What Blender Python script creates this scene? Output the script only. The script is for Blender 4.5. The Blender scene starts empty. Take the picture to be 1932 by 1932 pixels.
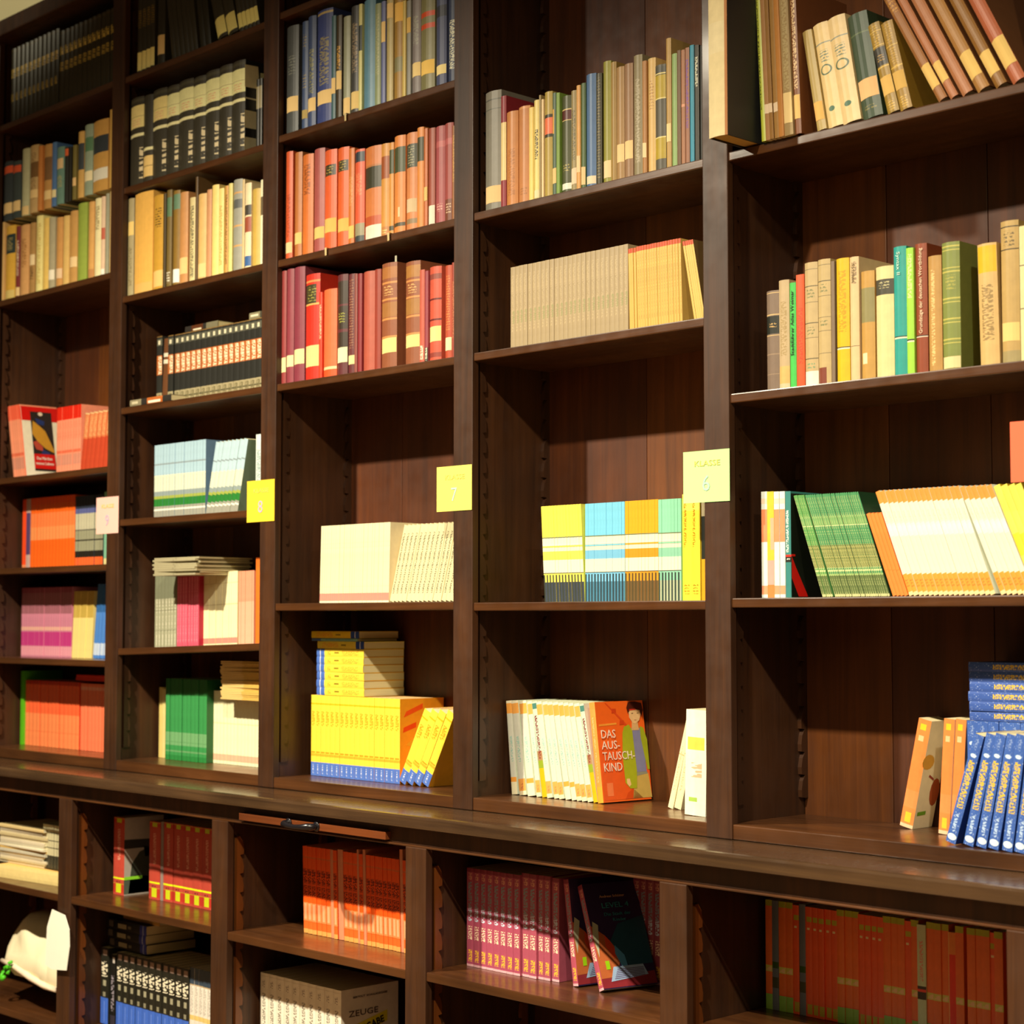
import bpy, math, random
from mathutils import Vector, Matrix
random.seed(7)
S = bpy.context.scene
COL = S.collection
PI = math.pi
# ------------------------------------------------------------------ camera
F = 3403.8; YAW = math.radians(46.03); PIT = math.radians(3.402)
CAM = Vector((4.9437, -2.5971, .4027))
FW = Vector((-math.sin(YAW)*math.cos(PIT), math.cos(YAW)*math.cos(PIT), math.sin(PIT)))
RT = Vector((math.cos(YAW), math.sin(YAW), 0)); UP = RT.cross(FW)
cd = bpy.data.cameras.new('camera'); cam = bpy.data.objects.new('camera', cd); COL.objects.link(cam)
cd.sensor_width = 36; cd.lens = F/1932*36; cd.clip_start = .05
cd.dof.use_dof = True; cd.dof.focus_distance = 3.55; cd.dof.aperture_fstop = 5.0
M4 = Matrix((RT, UP, -FW)).transposed().to_4x4(); M4.translation = CAM; cam.matrix_world = M4
S.camera = cam
S.view_settings.view_transform = 'Standard'; S.view_settings.look = 'None'
S.view_settings.gamma = 1; S.view_settings.use_curve_mapping = False
S.view_settings.exposure = 0.0
# ------------------------------------------------------------------ light
w = bpy.data.worlds.new('room_air'); S.world = w; w.use_nodes = True
w.node_tree.nodes['Background'].inputs[0].default_value = (1.0, .70, .36, 1)
w.node_tree.nodes['Background'].inputs[1].default_value = .04
def lamp(name, kind, loc, energy, color, size, target=None, **kw):
    l = bpy.data.lights.new(name, kind); l.energy = energy; l.color = color
    if kind == 'AREA': l.size = size
    else: l.shadow_soft_size = size
    for k, v in kw.items(): setattr(l, k, v)
    o = bpy.data.objects.new(name, l); COL.objects.link(o); o.location = loc
    if target: o.rotation_euler = (Vector(target)-Vector(loc)).to_track_quat('-Z', 'Y').to_euler()
    return o
for lx, le in ((1.35, 730), (3.3, 455), (5.05, 290)):
    lamp('ceiling_downlight', 'SPOT', (lx, -1.78, 2.19), le, (1, .88, .66), .035, None, spot_size=math.radians(170), spot_blend=1.0)
lamp('room_fill', 'AREA', (3.6, -3.6, 1.9), 10.5, (1, .74, .36), 1.6, (2, 0, 1.2))  # added warm fill light for the upper rows, no actual fixture

lamp('wall_fill', 'SPOT', (-.2, -1.9, 2.75), 75, (1, .90, .62), .08, (-.1, .3, 2.78), spot_size=math.radians(52), spot_blend=.6)  # added unseen spot that brightens the wall above the cornice

# ------------------------------------------------------------------ geometry of the view -> places on the bookcase
def ray(x, y): return ((x-966)/F)*RT - ((y-966)/F)*UP + FW
def atY(x, y, Y): d = ray(x, y); return CAM + (Y-CAM.y)/d.y*d
def Xat(x, Y, Z):
    a = (x-966)/F; q = RT - a*FW; return CAM.x - ((Y-CAM.y)*q.y + (Z-CAM.z)*q.z)/q.x
def Zat(y, X, Y):
    b = -(y-966)/F; q = UP - b*FW; return CAM.z - ((X-CAM.x)*q.x + (Y-CAM.y)*q.y)/q.z

# ------------------------------------------------------------------ materials
def lin(h, g=1.0):
    if len(h) == 3: h = ''.join(c*2 for c in h)
    v = [int(h[i:i+2], 16)/255 for i in (0, 2, 4)]
    return tuple([min(.95, g*(c/12.92 if c <= .04045 else ((c+.055)/1.055)**2.4)) for c in v] + [1])
MC = {}
GAIN = 1.0
def newmat(name, rough=.5, coat=0.0, spec=.5):
    m = bpy.data.materials.new(name); m.use_nodes = True
    b = m.node_tree.nodes['Principled BSDF']
    b.inputs['Roughness'].default_value = rough; b.inputs['Specular IOR Level'].default_value = spec
    b.inputs['Coat Weight'].default_value = coat; b.inputs['Coat Roughness'].default_value = .15
    return m, m.node_tree.nodes, m.node_tree.links, b
def plain(h, rough=.5, var=.12, scale=60):
    k = ('p', h, rough, GAIN, var)
    if k in MC: return MC[k]
    m, N, L, b = newmat('paper_'+h, rough)
    t = N.new('ShaderNodeTexCoord'); n = N.new('ShaderNodeTexNoise'); n.inputs['Scale'].default_value = scale
    L.new(t.outputs['Object'], n.inputs['Vector'])
    x = N.new('ShaderNodeMix'); x.data_type = 'RGBA'
    c = lin(h, GAIN); x.inputs[6].default_value = tuple(v*(1-var) for v in c[:3])+(1,); x.inputs[7].default_value = tuple(min(1, v*(1+var)) for v in c[:3])+(1,)
    L.new(n.outputs['Fac'], x.inputs[0]); L.new(x.outputs[2], b.inputs['Base Color'])
    MC[k] = m; return m
def spine_mat(h, bands=(), texts=(), rough=.45, var=.10):
    k = ('s', h, tuple(bands), tuple(texts), rough, GAIN)
    if k in MC: return MC[k]
    m, N, L, b = newmat('spine_'+h, rough)
    t = N.new('ShaderNodeTexCoord'); sx = N.new('ShaderNodeSeparateXYZ'); L.new(t.outputs['Generated'], sx.inputs[0])
    cur = None
    r = N.new('ShaderNodeValToRGB'); r.color_ramp.interpolation = 'CONSTANT'
    pts = [(0, h)]
    for z0, z1, c in bands:
        # cut the ramp
        base_at = lambda z: [q for q in pts if q[0] <= z+1e-6][-1][1]
        after = base_at(z1)
        pts = [q for q in pts if q[0] < z0-1e-6 or q[0] > z1+1e-6] + [(z0, c), (z1, after)]
        pts.sort()
        if pts[0][0] > 0: pts = [(0, h)]+pts
    pts = [q for q in pts if q[0] < .9995][:30]
    e = r.color_ramp.elements
    e[0].position = 0; e[0].color = lin(pts[0][1], GAIN)
    e.remove(e[1])
    for z, c in pts[1:]:
        q = e.new(z); q.color = lin(c, GAIN)
    L.new(sx.outputs['Z'], r.inputs[0]); cur = r.outputs[0]
    def mth(op, a, b_=None, c=None):
        n = N.new('ShaderNodeMath'); n.operation = op
        for i, v in enumerate((a, b_, c)):
            if v is None: continue
            if isinstance(v, (int, float)): n.inputs[i].default_value = v
            else: L.new(v, n.inputs[i])
        return n.outputs[0]
    for (z0, z1, x0, x1, c, mode) in texts:
        zc, zh, xc, xh = (z0+z1)/2, (z1-z0)/2, (x0+x1)/2, (x1-x0)/2
        mz = mth('COMPARE', sx.outputs['Z'], zc, zh); mx = mth('COMPARE', sx.outputs['X'], xc, xh)
        msk = mth('MULTIPLY', mz, mx)
        if mode in 'or':
            q2 = mth('ADD', mth('POWER', mth('MULTIPLY', mth('SUBTRACT', sx.outputs['Z'], zc), 1/zh), 2), mth('POWER', mth('MULTIPLY', mth('SUBTRACT', sx.outputs['X'], xc), 1/xh), 2))
            msk = mth('LESS_THAN', q2, 1)
            if mode == 'r': msk = mth('MULTIPLY', msk, mth('GREATER_THAN', q2, .55))
        elif mode != 'f':
            mp = N.new('ShaderNodeMapping'); L.new(t.outputs['Generated'], mp.inputs[0])
            if mode == 'v': mp.inputs['Scale'].default_value = (3.5, 0, 75)     # letters running along the spine
            elif mode == 'w': mp.inputs['Scale'].default_value = (2, 0, 34)
            else: mp.inputs['Scale'].default_value = (7, 0, 60)
            n = N.new('ShaderNodeTexNoise'); n.inputs['Scale'].default_value = 1.0; n.inputs['Detail'].default_value = 1
            L.new(mp.outputs[0], n.inputs['Vector'])
            if mode == 'd': mp.inputs['Scale'].default_value = (7, 0, 52)
            pat = mth('GREATER_THAN', n.outputs['Fac'], .66 if mode == 'd' else .49)
            if mode == 'h':
                st = mth('GREATER_THAN', mth('SINE', mth('MULTIPLY', sx.outputs['Z'], 230)), -.1)
                pat = mth('MULTIPLY', pat, st)
            msk = mth('MULTIPLY', msk, pat)
        x = N.new('ShaderNodeMix'); x.data_type = 'RGBA'; L.new(msk, x.inputs[0]); L.new(cur, x.inputs[6])
        x.inputs[7].default_value = lin(c, GAIN); cur = x.outputs[2]
    # worn cloth / paper variation
    n = N.new('ShaderNodeTexNoise'); n.inputs['Scale'].default_value = 70; n.inputs['Detail'].default_value = 4
    L.new(t.outputs['Object'], n.inputs['Vector'])
    x = N.new('ShaderNodeMix'); x.data_type = 'RGBA'; x.blend_type = 'MULTIPLY'; x.inputs[0].default_value = 1
    rr = N.new('ShaderNodeMapRange'); rr.inputs[3].default_value = 1-var*1.6; rr.inputs[4].default_value = 1+var*.9
    L.new(n.outputs['Fac'], rr.inputs[0]); cb = N.new('ShaderNodeCombineColor')
    for i in range(3): L.new(rr.outputs[0], cb.inputs[i])
    L.new(cur, x.inputs[6]); L.new(cb.outputs[0], x.inputs[7]); L.new(x.outputs[2], b.inputs['Base Color'])
    MC[k] = m; return m
def pages_mat(h='e8d9a8', axis='z'):
    k = ('pg', h, GAIN)
    if k in MC: return MC[k]
    m, N, L, b = newmat('page_block', .8)
    t = N.new('ShaderNodeTexCoord'); mp = N.new('ShaderNodeMapping'); mp.inputs['Scale'].default_value = (900, 6, 6)
    n = N.new('ShaderNodeTexNoise'); n.inputs['Scale'].default_value = 1
    L.new(t.outputs['Object'], mp.inputs[0]); L.new(mp.outputs[0], n.inputs['Vector'])
    x = N.new('ShaderNodeMix'); x.data_type = 'RGBA'; c = lin(h, GAIN)
    x.inputs[6].default_value = tuple(v*.7 for v in c[:3])+(1,); x.inputs[7].default_value = c
    L.new(n.outputs['Fac'], x.inputs[0]); L.new(x.outputs[2], b.inputs['Base Color']); MC[k] = m; return m
def wood(name, axis, dark, light, rough=.38, planks=0, coat=.25):
    m, N, L, b = newmat(name, rough, coat)
    t = N.new('ShaderNodeTexCoord'); mp = N.new('ShaderNodeMapping')
    sc = {'z': (38, 38, 1.6), 'x': (1.6, 38, 38)}[axis]; mp.inputs['Scale'].default_value = sc
    L.new(t.outputs['Object'], mp.inputs[0])
    n = N.new('ShaderNodeTexNoise'); n.inputs['Scale'].default_value = 1; n.inputs['Detail'].default_value = 6; n.inputs['Roughness'].default_value = .65
    n.inputs['Distortion'].default_value = .6
    L.new(mp.outputs[0], n.inputs['Vector'])
    big = N.new('ShaderNodeTexNoise'); big.inputs['Scale'].default_value = 3.2; big.inputs['Detail'].default_value = 2
    L.new(t.outputs['Object'], big.inputs['Vector'])
    r = N.new('ShaderNodeValToRGB'); e = r.color_ramp.elements
    e[0].position = .22; e[0].color = lin(dark); e[1].position = .85; e[1].color = lin(light)
    L.new(n.outputs['Fac'], r.inputs[0])
    x = N.new('ShaderNodeMix'); x.data_type = 'RGBA'; x.blend_type = 'MULTIPLY'; x.inputs[0].default_value = .75
    r2 = N.new('ShaderNodeValToRGB'); r2.color_ramp.elements[0].position = .3; r2.color_ramp.elements[0].color = (.5, .47, .45, 1)
    r2.color_ramp.elements[1].position = .7; r2.color_ramp.elements[1].color = (1.25, 1.2, 1.15, 1)
    L.new(big.outputs['Fac'], r2.inputs[0]); L.new(r.outputs[0], x.inputs[6]); L.new(r2.outputs[0], x.inputs[7])
    L.new(x.outputs[2], b.inputs['Base Color'])
    sc_ = N.new('ShaderNodeTexNoise'); sc_.inputs['Scale'].default_value = 25
    L.new(t.outputs['Object'], sc_.inputs['Vector'])
    rr = N.new('ShaderNodeMapRange'); rr.inputs[3].default_value = rough-.1; rr.inputs[4].default_value = rough+.16
    L.new(sc_.outputs['Fac'], rr.inputs[0]); L.new(rr.outputs[0], b.inputs['Roughness'])
    bp = N.new('ShaderNodeBump'); bp.inputs['Strength'].default_value = .12; bp.inputs['Distance'].default_value = .002
    L.new(n.outputs['Fac'], bp.inputs['Height']); L.new(bp.outputs[0], b.inputs['Normal'])
    return m
W_UP = wood('upright_mahogany', 'z', '27150b', '553319', .46, coat=.06)
W_SH = wood('shelf_mahogany', 'x', '341c0c', '684020', .32, coat=.3)
W_TOP = wood('ledge_mahogany', 'x', '30221a', '60482f', .22, coat=.6)
W_BK = wood('back_mahogany', 'z', '3c1b08', '6a360f', .55, coat=.05)
W_BK2 = wood('back_plank_pale', 'z', '4a2507', '80460f', .55, coat=.05)
W_RED = wood('pull_board_mahogany', 'x', '4e2610', '844620')
W_TTH = wood('rack_mahogany', 'z', '4e250a', '7c4415')

# ------------------------------------------------------------------ mesh helpers
def link(name, me, parent=None, loc=(0, 0, 0), rot=(0, 0, 0)):
    o = bpy.data.objects.new(name, me); COL.objects.link(o); o.location = loc; o.rotation_euler = rot
    if parent: o.parent = parent
    return o
def mesh(name, V, Fc, mats, idx=None):
    me = bpy.data.meshes.new(name); me.from_pydata(V, [], Fc); me.update()
    for m in mats: me.materials.append(m)
    if idx: me.polygons.foreach_set('material_index', idx)
    return me
def boxdata(x0, x1, y0, y1, z0, z1, bev=0):
    if bev <= 0:
        V = [(x, y, z) for z in (z0, z1) for y in (y0, y1) for x in (x0, x1)]
        return V, [(0, 2, 3, 1), (4, 5, 7, 6), (0, 1, 5, 4), (2, 6, 7, 3), (0, 4, 6, 2), (1, 3, 7, 5)]
    b = bev; V = []; Fc = []
    import bmesh
    bm = bmesh.new()
    v = [bm.verts.new(p) for p in [(x, y, z) for z in (z0, z1) for y in (y0, y1) for x in (x0, x1)]]
    for f in [(0, 2, 3, 1), (4, 5, 7, 6), (0, 1, 5, 4), (2, 6, 7, 3), (0, 4, 6, 2), (1, 3, 7, 5)]: bm.faces.new([v[i] for i in f])
    bmesh.ops.bevel(bm, geom=list(bm.edges), offset=b, segments=2, affect='EDGES', profile=.6)
    bm.verts.index_update(); V = [tuple(q.co) for q in bm.verts]; Fc = [tuple(q.index for q in f.verts) for f in bm.faces]; bm.free()
    return V, Fc
def box(name, b, mat, parent=None, bev=0, loc=(0, 0, 0), rot=(0, 0, 0)):
    V, Fc = boxdata(*b, bev); return link(name, mesh(name, V, Fc, [mat]), parent, loc, rot)
def tag(o, label, cat, group=None, kind=None):
    if label: o['label'] = label
    if cat: o['category'] = cat
    if group: o['group'] = group
    if kind: o['kind'] = kind
    return o
def empty(name, loc, rot=(0, 0, 0)):
    o = bpy.data.objects.new(name, None); o.empty_display_size = .03; COL.objects.link(o); o.location = loc; o.rotation_euler = rot; return o
def prism(name, pts, t, mat, parent, frame, off):
    """flat print of thickness t; pts in 2-D; frame = (ax, ay, an) unit vectors, off = 3-D origin"""
    ax, ay, an = frame; n = len(pts)
    V = [tuple(Vector(off)+ax*p[0]+ay*p[1]) for p in pts]+[tuple(Vector(off)+ax*p[0]+ay*p[1]+an*t) for p in pts]
    Fc = [tuple(range(n-1, -1, -1)), tuple(range(n, 2*n))]+[(i, (i+1) % n, n+(i+1) % n, n+i) for i in range(n)]
    return link(name, mesh(name, V, Fc, [mat]), parent)
X_, Y_, Z_ = Vector((1, 0, 0)), Vector((0, 1, 0)), Vector((0, 0, 1))
FR_SPINE = (X_, Z_, -Y_)          # reading level on a spine
FR_UPW = (Z_, -X_, -Y_)           # reading up the spine
FR_DOWN = (-Z_, X_, -Y_)          # reading down the spine
FR_COVER = (Y_, Z_, X_)           # on a cover seen from the right
def text(body, size, mat, parent, frame, off, name='lettering', width=None, bold=0.0, align='LEFT'):
    c = bpy.data.curves.new(name, 'FONT'); c.body = body; c.size = size; c.extrude = .00025; c.align_x = align; c.offset = bold
    c.resolution_u = 2
    o = bpy.data.objects.new(name, c); COL.objects.link(o)
    dg = bpy.context.evaluated_depsgraph_get(); dg.update()
    me = bpy.data.meshes.new_from_object(o.evaluated_get(dg)); bpy.data.objects.remove(o); bpy.data.curves.remove(c)
    me.materials.clear(); me.materials.append(mat)
    R = Matrix((frame[0], frame[1], frame[2])).transposed().to_4x4(); R.translation = Vector(off)+frame[2]*.0004
    if width:
        xs = [v.co.x for v in me.vertices]; s = width/(max(xs)-min(xs)); R = R @ Matrix.Diagonal((s, 1, 1, 1))
    me.transform(R)
    return link(name, me, parent)

# ------------------------------------------------------------------ a book
MCACHE = {}
def book_meshes(w, h, d, cov, spn, pg, hard=True, bulge=None):
    t = .0026 if hard else .0009
    t = min(t, w*.2); ts = t
    if bulge is None: bulge = min(w*.16, .006) if hard else min(w*.05, .0012)
    n = 6 if hard else 4
    sp = []
    for i in range(n+1):
        u = i/n; sp.append((w*u, bulge*(1-math.sin(PI*u)) if hard else bulge*(abs(2*u-1)**3)))
    outer = [(0, d)]+sp+[(w, d)]
    inner = [(t, d)]+[(t+(w-2*t)*i/n, p[1]+ts) for i, p in enumerate(sp)]+[(w-t, d)]
    k = len(outer); V = []
    for z in (0, h):
        V += [(x, y, z) for x, y in outer]+[(x, y, z) for x, y in inner]
    Fc = []; idx = []
    A = lambda L, i, s: s*2*k+L*k+i
    for i in range(k-1):
        m = 1 if 1 <= i <= n else 0
        Fc.append((A(0, i, 0), A(0, i+1, 0), A(0, i+1, 1), A(0, i, 1))); idx.append(m)
        Fc.append((A(1, i+1, 0), A(1, i, 0), A(1, i, 1), A(1, i+1, 1))); idx.append(0)
        Fc.append((A(0, i, 1), A(0, i+1, 1), A(1, i+1, 1), A(1, i, 1))); idx.append(m)
        Fc.append((A(0, i+1, 0), A(0, i, 0), A(1, i, 0), A(1, i+1, 0))); idx.append(m)
    for i in (0, k-1):
        q = (A(0, i, 0), A(0, i, 1), A(1, i, 1), A(1, i, 0)); Fc.append(q if i == 0 else q[::-1]); idx.append(0)
    cm = mesh('cover', V, Fc, [cov, spn], idx)
    ov = .003 if hard else .0004
    V, Fc = boxdata(t, w-t, bulge+ts+.0002, d-(.004 if hard else .0006), ov, h-ov)
    pm = mesh('page_block', V, Fc, [pg])
    return cm, pm, sp
def sticker_mesh(w, sp, z0, z1, mat, x0=0, x1=1, tilt=0):
    V = []; pts = [(x, y-.0005) for x, y in sp]
    n = len(pts)
    for z, e in ((z0, -.5), (z1, -.5)):
        V += [(x0*w+(x1-x0)*x, y, z+tilt*(x/w-.5)) for x, y in pts]
    for z in (z0, z1): V += [(x0*w+(x1-x0)*x, y+.0004, z+tilt*(x/w-.5)) for x, y in pts]
    Fc = [(i, i+1, n+i+1, n+i) for i in range(n-1)]
    return mesh('spine_label', V[:2*n], Fc, [mat])
NBOOK = 0
def book(x, w, h, d, Y, Z, name, label, group, cov, spn, hard=True, lean=0.0, yaw=0.0, stickers=(), pg=None, cat='book', proto=None, bulge=None):
    """x = left bottom corner; leans rest on the corner they lean towards"""
    c, s = math.cos(lean), math.sin(lean)
    d = min(d, (.236 if Z > 0 else .1985)-Y)
    if name == 'paperback_book':
        for q in ('school book', 'workbook', 'reader', 'booklet', 'pamphlet'):
            if q in label: name = q.replace(' ', '_'); break
    if lean > 0: px, ox = x+w*c, -w
    else: px, ox = x, 0
    r = empty(name, (px, Y, Z), (0, lean, yaw)); tag(r, label, cat, group)
    if proto:
        kids = proto
    else:
        cm, pm, sp = book_meshes(w, h, d, cov, spn, pg or pages_mat(), hard, bulge)
        kids = [('cover', cm), ('page_block', pm)]
        for (z0, z1, m, x0, x1, tl) in stickers: kids.append(('spine_label', sticker_mesh(w, sp, max(z0*h, .0022), z1*h, m, x0, x1, tl)))
    for nm, me in kids: link(nm, me, r, (ox, 0, 0))
    r['_ox'] = ox
    return r, kids
def nth(i, n, where):
    if n == 1: return ''
    if i == 0: return ', ' + {'left': 'leftmost', 'top': 'bottommost'}[where]
    if i == n-1: return ', ' + {'left': 'rightmost', 'top': 'topmost'}[where]
    q = i+1 if where == 'left' else n-i
    return ', %d%s from %s' % (q, {1: 'st', 2: 'nd', 3: 'rd'}.get(q % 10 if q not in (11, 12, 13) else 0, 'th'), where)
def strip(o):
    if '_ox' in o: del o['_ox']
def copy_tree(o, loc, label=None):
    c = o.copy(); COL.objects.link(c); c.location = loc
    if label: c['label'] = label
    for ch in list(o.children):
        q = ch.copy(); COL.objects.link(q); q.parent = c
        for g in list(ch.children):
            e = g.copy(); COL.objects.link(e); e.parent = q
    return c
ROWLABELS = set()
def uniq(s):
    assert s not in ROWLABELS, s
    ROWLABELS.add(s); return s
def row(where, Z, Y, spec, group=None, d=.15, g=1.0, name='hardback_book'):
    """one line per book: x0 x1 ytop hex words... ; options
       Lz0-z1[:hex] paper label   Tz0-z1:hex title up the spine   Hz0-z1:hex level lettering   Bz0-z1:hex band   k paperback  >deg lean  dNN depth cm"""
    global GAIN
    GAIN = g; prev = None; made = []
    for ln in spec.strip().splitlines():
        a, _, o = ln.partition(';'); f = a.split(); x0, x1, yt = float(f[0]), float(f[1]), float(f[2]); hx = f[3]; desc = ' '.join(f[4:])
        bands, texts, st = [], [], []; hard = True; lean = 0; dd = d; yy = Y
        for t in o.split():
            k = t[0]; v = t[1:]
            if k == 'k': hard = False; continue
            if k == '>': lean = math.radians(float(v)); continue
            if k == 'd': dd = float(v)/100; continue
            if k == 'y': yy = float(v)/100; continue
            v, _, c = v.partition(':'); v, _, xr = v.partition('@'); z0, z1 = [float(q)/100 for q in v.split('-')]
            xa, xb = ([float(q)/100 for q in xr.split('-')] if xr else (.2, .8))
            if k == 'L': st.append((z0, z1, plain(c or 'e8c888', .8, .05), *( (xa, xb) if xr else (.02, .98)), random.uniform(-.0015, .0015)))
            if k == 'B': bands.append((z0, z1, c))
            if k == 'T': texts.append((z0, z1, xa, xb, c, 'v'))
            if k == 'H': texts.append((z0, z1, xa, xb, c, 'h'))
            if k == 'O': texts.append((z0, z1, xa, xb, c, 'r'))
            if k == 'E': texts.append((z0, z1, xa, xb, c, 'o'))
            if k == 'F': texts.append((z0, z1, xa, xb, c, 'f'))
        X0 = Xat(x0, yy, Z); X1 = Xat(x1, yy, Z)
        if yy < .02 and Z > 0:
            k_ = int((X0+X1)/1.4); X0 = max(X0, k_*.7+.0312); X1 = min(X1, k_*.7+.7-.0312)
        wd = (X1-X0)*math.cos(lean)-.0004
        zt = Zat(yt, X0, yy); h = min(.34, (zt-Z)/math.cos(lean))
        lab = desc + ((', right of ' + prev) if prev else ', leftmost') + ', ' + where
        if len(lab.replace(',', ' ').split()) > 16: lab = desc + ', ' + where
        r, kids = book(X0, wd, h, dd, yy+random.uniform(0, .004), Z+.0003, name if hard else 'paperback_book', uniq(lab), group, plain(hx, .5), spine_mat(hx, bands, texts), hard, lean, 0, st)
        strip(r); made.append((r, wd, h)); prev = desc.split(' with')[0].split(' lettered')[0].split(' left')[0]
    GAIN = 1.0
    return made
def pack(x0, x1, n, yt, Z, Y, d, label, group, cov, bands=(), texts=(), lean=0.0, name='paperback_book', side=None, g=1.0, jit=.002, xt=None, hard=False, hj=.0008, stickers=(), h=None, gloss=.4, pg=None, cat='book', w=None, tot=None):
    """n alike copies standing in a row; xt = screen x of the first one's top-left corner (sets the lean)"""
    global GAIN
    GAIN = g
    X0 = Xat(x0, Y, Z); X1 = Xat(x1, Y, Z)
    if xt is not None:
        zt = Zat(yt, X0, Y); Xt = Xat(xt, Y, zt); lean = math.atan2(Xt-X0, zt-Z)
    if h is None: h = (Zat(yt, X0+math.tan(lean)*.18, Y)-Z)/math.cos(lean)
    pit = (X1-X0)/n; wd = w or pit*math.cos(lean)-.00025
    st = [(z0, z1, plain(c, .8, .05), .02, .98, 0) for z0, z1, c in stickers]
    cv = plain(side or cov, gloss); sp = spine_mat(cov, bands, texts, gloss)
    first = None; out = []
    for i in range(n):
        y = Y+random.uniform(0, jit)
        if first is None:
            first, kids = book(X0, wd, h, d, y, Z+.0003, name, label+(nth(0, n, 'left') if not tot else nth(tot[0], tot[1], 'left')), group, cv, sp, hard, lean, 0, st, pg, cat); px = first.location.x; strip(first); out.append(first)
        else: out.append(copy_tree(first, (px+pit*i, y, Z+.0003), label+(nth(i, n, 'left') if not tot else nth(tot[0]+i, tot[1], 'left'))))
    GAIN = 1.0
    return out, wd, h, X0, pit, lean
def lying(x0, x1, ybot, ytop, Y, d, n, Z, name, labels, group, cov, bands=(), texts=(), flip=False, side=None, g=1.0, hard=False, jx=.003, yaw=0.0, length=None, X0=None, H=None, pg=None, cat='book', jyaw=.01):
    """n books lying flat on one another, spines to the front"""
    global GAIN
    GAIN = g
    if X0 is None: X0 = Xat(x0, Y, Z)
    Lh = length or Xat(x1, Y, Z)-X0
    d = min(d, .232-Y)
    lb0 = labels[0] if isinstance(labels, (list, tuple)) else labels
    if name == 'paperback_book':
        for q in ('school book', 'workbook', 'reader', 'booklet'):
            if q in lb0: name = q.replace(' ', '_'); break
    H = H or (Zat(ytop, X0, Y)-Z); t = H/n
    cm, pm, sp = book_meshes(t-.0003, Lh, d, plain(side or cov, .4), spine_mat(cov, bands, texts, .4), pg or pages_mat(), hard)
    out = []
    for i in range(n):
        fl = flip[i] if isinstance(flip, (list, tuple)) else flip
        jx_ = random.uniform(-jx, jx); rz = yaw+random.uniform(-jyaw, jyaw)
        if fl: loc, ry = (X0+Lh+jx_, Y, Z+i*t+.0002), -PI/2
        else: loc, ry = (X0+jx_, Y, Z+(i+1)*t-.0001), PI/2
        r = empty(name, loc); r.rotation_euler = (Matrix.Rotation(rz, 3, 'Z') @ Matrix.Rotation(ry, 3, 'Y')).to_euler()
        lb = labels+nth(i, n, 'top')
        tag(r, lb, cat, group)
        link('cover', cm, r); link('page_block', pm, r); out.append(r)
    GAIN = 1.0
    return out, t, Lh, X0
# ------------------------------------------------------------------ room
wl = box('wall_back', (-2.5, 6.5, .30, .42, -1.05, 3.2), plain('f2e6b8', .9, .04, 4)); tag(wl, None, None, kind='structure')
fl = box('floor', (-2.5, 6.5, -5.5, .42, -1.15, -1.05), plain('7a5a3a', .6, .1, 3)); tag(fl, None, None, kind='structure')

# ------------------------------------------------------------------ bookcase
PIT_ = .7; HW = .0304; HWL = .032; BK = .255; ZC = 2.14
def rack_mesh(z0, z1, pitch=.0437, dep=.020, tk=.009):
    """toothed rack: a strip in the y-z plane, teeth towards +y, thickness along x"""
    pts = [(0, z0)]; z = z0
    prof = []
    while z+pitch <= z1+1e-6:
        prof += [(dep*.45, z), (dep*.95, z+pitch*.04), (dep, z+pitch*.35), (dep*.82, z+pitch*.75), (dep*.45, z+pitch*.999)]
        z += pitch
    V = []; Fc = []
    n = len(prof)
    for x in (0, tk):
        for y, zz in prof: V.append((x, 0, zz)); V.append((x, y, zz))
    A = lambda s, i, e: s*2*n+2*i+e
    for i in range(n-1):
        Fc.append((A(1, i, 0), A(1, i, 1), A(1, i+1, 1), A(1, i+1, 0)))
        Fc.append((A(0, i, 1), A(0, i, 0), A(0, i+1, 0), A(0, i+1, 1)))
        Fc.append((A(0, i, 1), A(0, i+1, 1), A(1, i+1, 1), A(1, i, 1)))
        Fc.append((A(0, i+1, 0), A(0, i, 0), A(1, i, 0), A(1, i+1, 0)))
    return mesh('toothed_rack', V, Fc, [W_TTH])
bc = empty('bookcase', (2.1, .12, .001)); tag(bc, 'tall dark mahogany wall bookcase standing on the long ledge', 'bookcase')
def part(name, b, mat, parent=bc, bev=.002):
    o = box(name, b, mat, None, bev); o.parent = parent; o.matrix_parent_inverse = Matrix.Translation(-parent.location); return o
rk = rack_mesh(.06, 2.10); rk.materials.clear(); rk.materials.append(W_UP)
COLS = range(-1, 7)
ups = []
for k in COLS:
    X = k*PIT_
    u = part('upright', (X-.012, X+.012, .018, BK, .001, ZC), W_UP, bev=0)
    f = part('face_post', (X-HW, X+HW, 0, .018, .001, ZC), W_UP)
    for sx in (1, -1):
        for y0, sy in ((.030, 1), (BK-.012, -1)):
            xx = X+.012 if sx > 0 else X-.012-.009
            r_ = link('toothed_rack', rk, u, (xx, y0, 0)); r_.scale = (1, sy, 1)
            r_.location = (xx, y0, 0)
for k in list(COLS)[:-1]:
    X = k*PIT_
    cuts = [0, .3, .62, 1] if k != 3 else [0, .44, .73, 1]
    for i in range(3):
        xa = X+.0125+(PIT_-.025)*cuts[i]; xb = X+.0125+(PIT_-.025)*cuts[i+1]
        part('back_plank', (xa+.0006, xb-.0006, BK-.012, BK+.004, .001, ZC), W_BK2 if (k+i) % 3 == 1 else W_BK, bev=.0015)
SH = {-1: [1.88, 1.35, .82, .44, .0], 0: [1.882, 1.350, .8180, .552, .2916], 1: [1.878, 1.572, 1.274, .971, .6699, (.324, .3455)],
      2: [1.885, 1.579, 1.2725, .970, .4405], 3: [1.274, .971, .438], 4: [1.2745, .820, .4415], 5: [1.27, .82, .44]}
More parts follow.
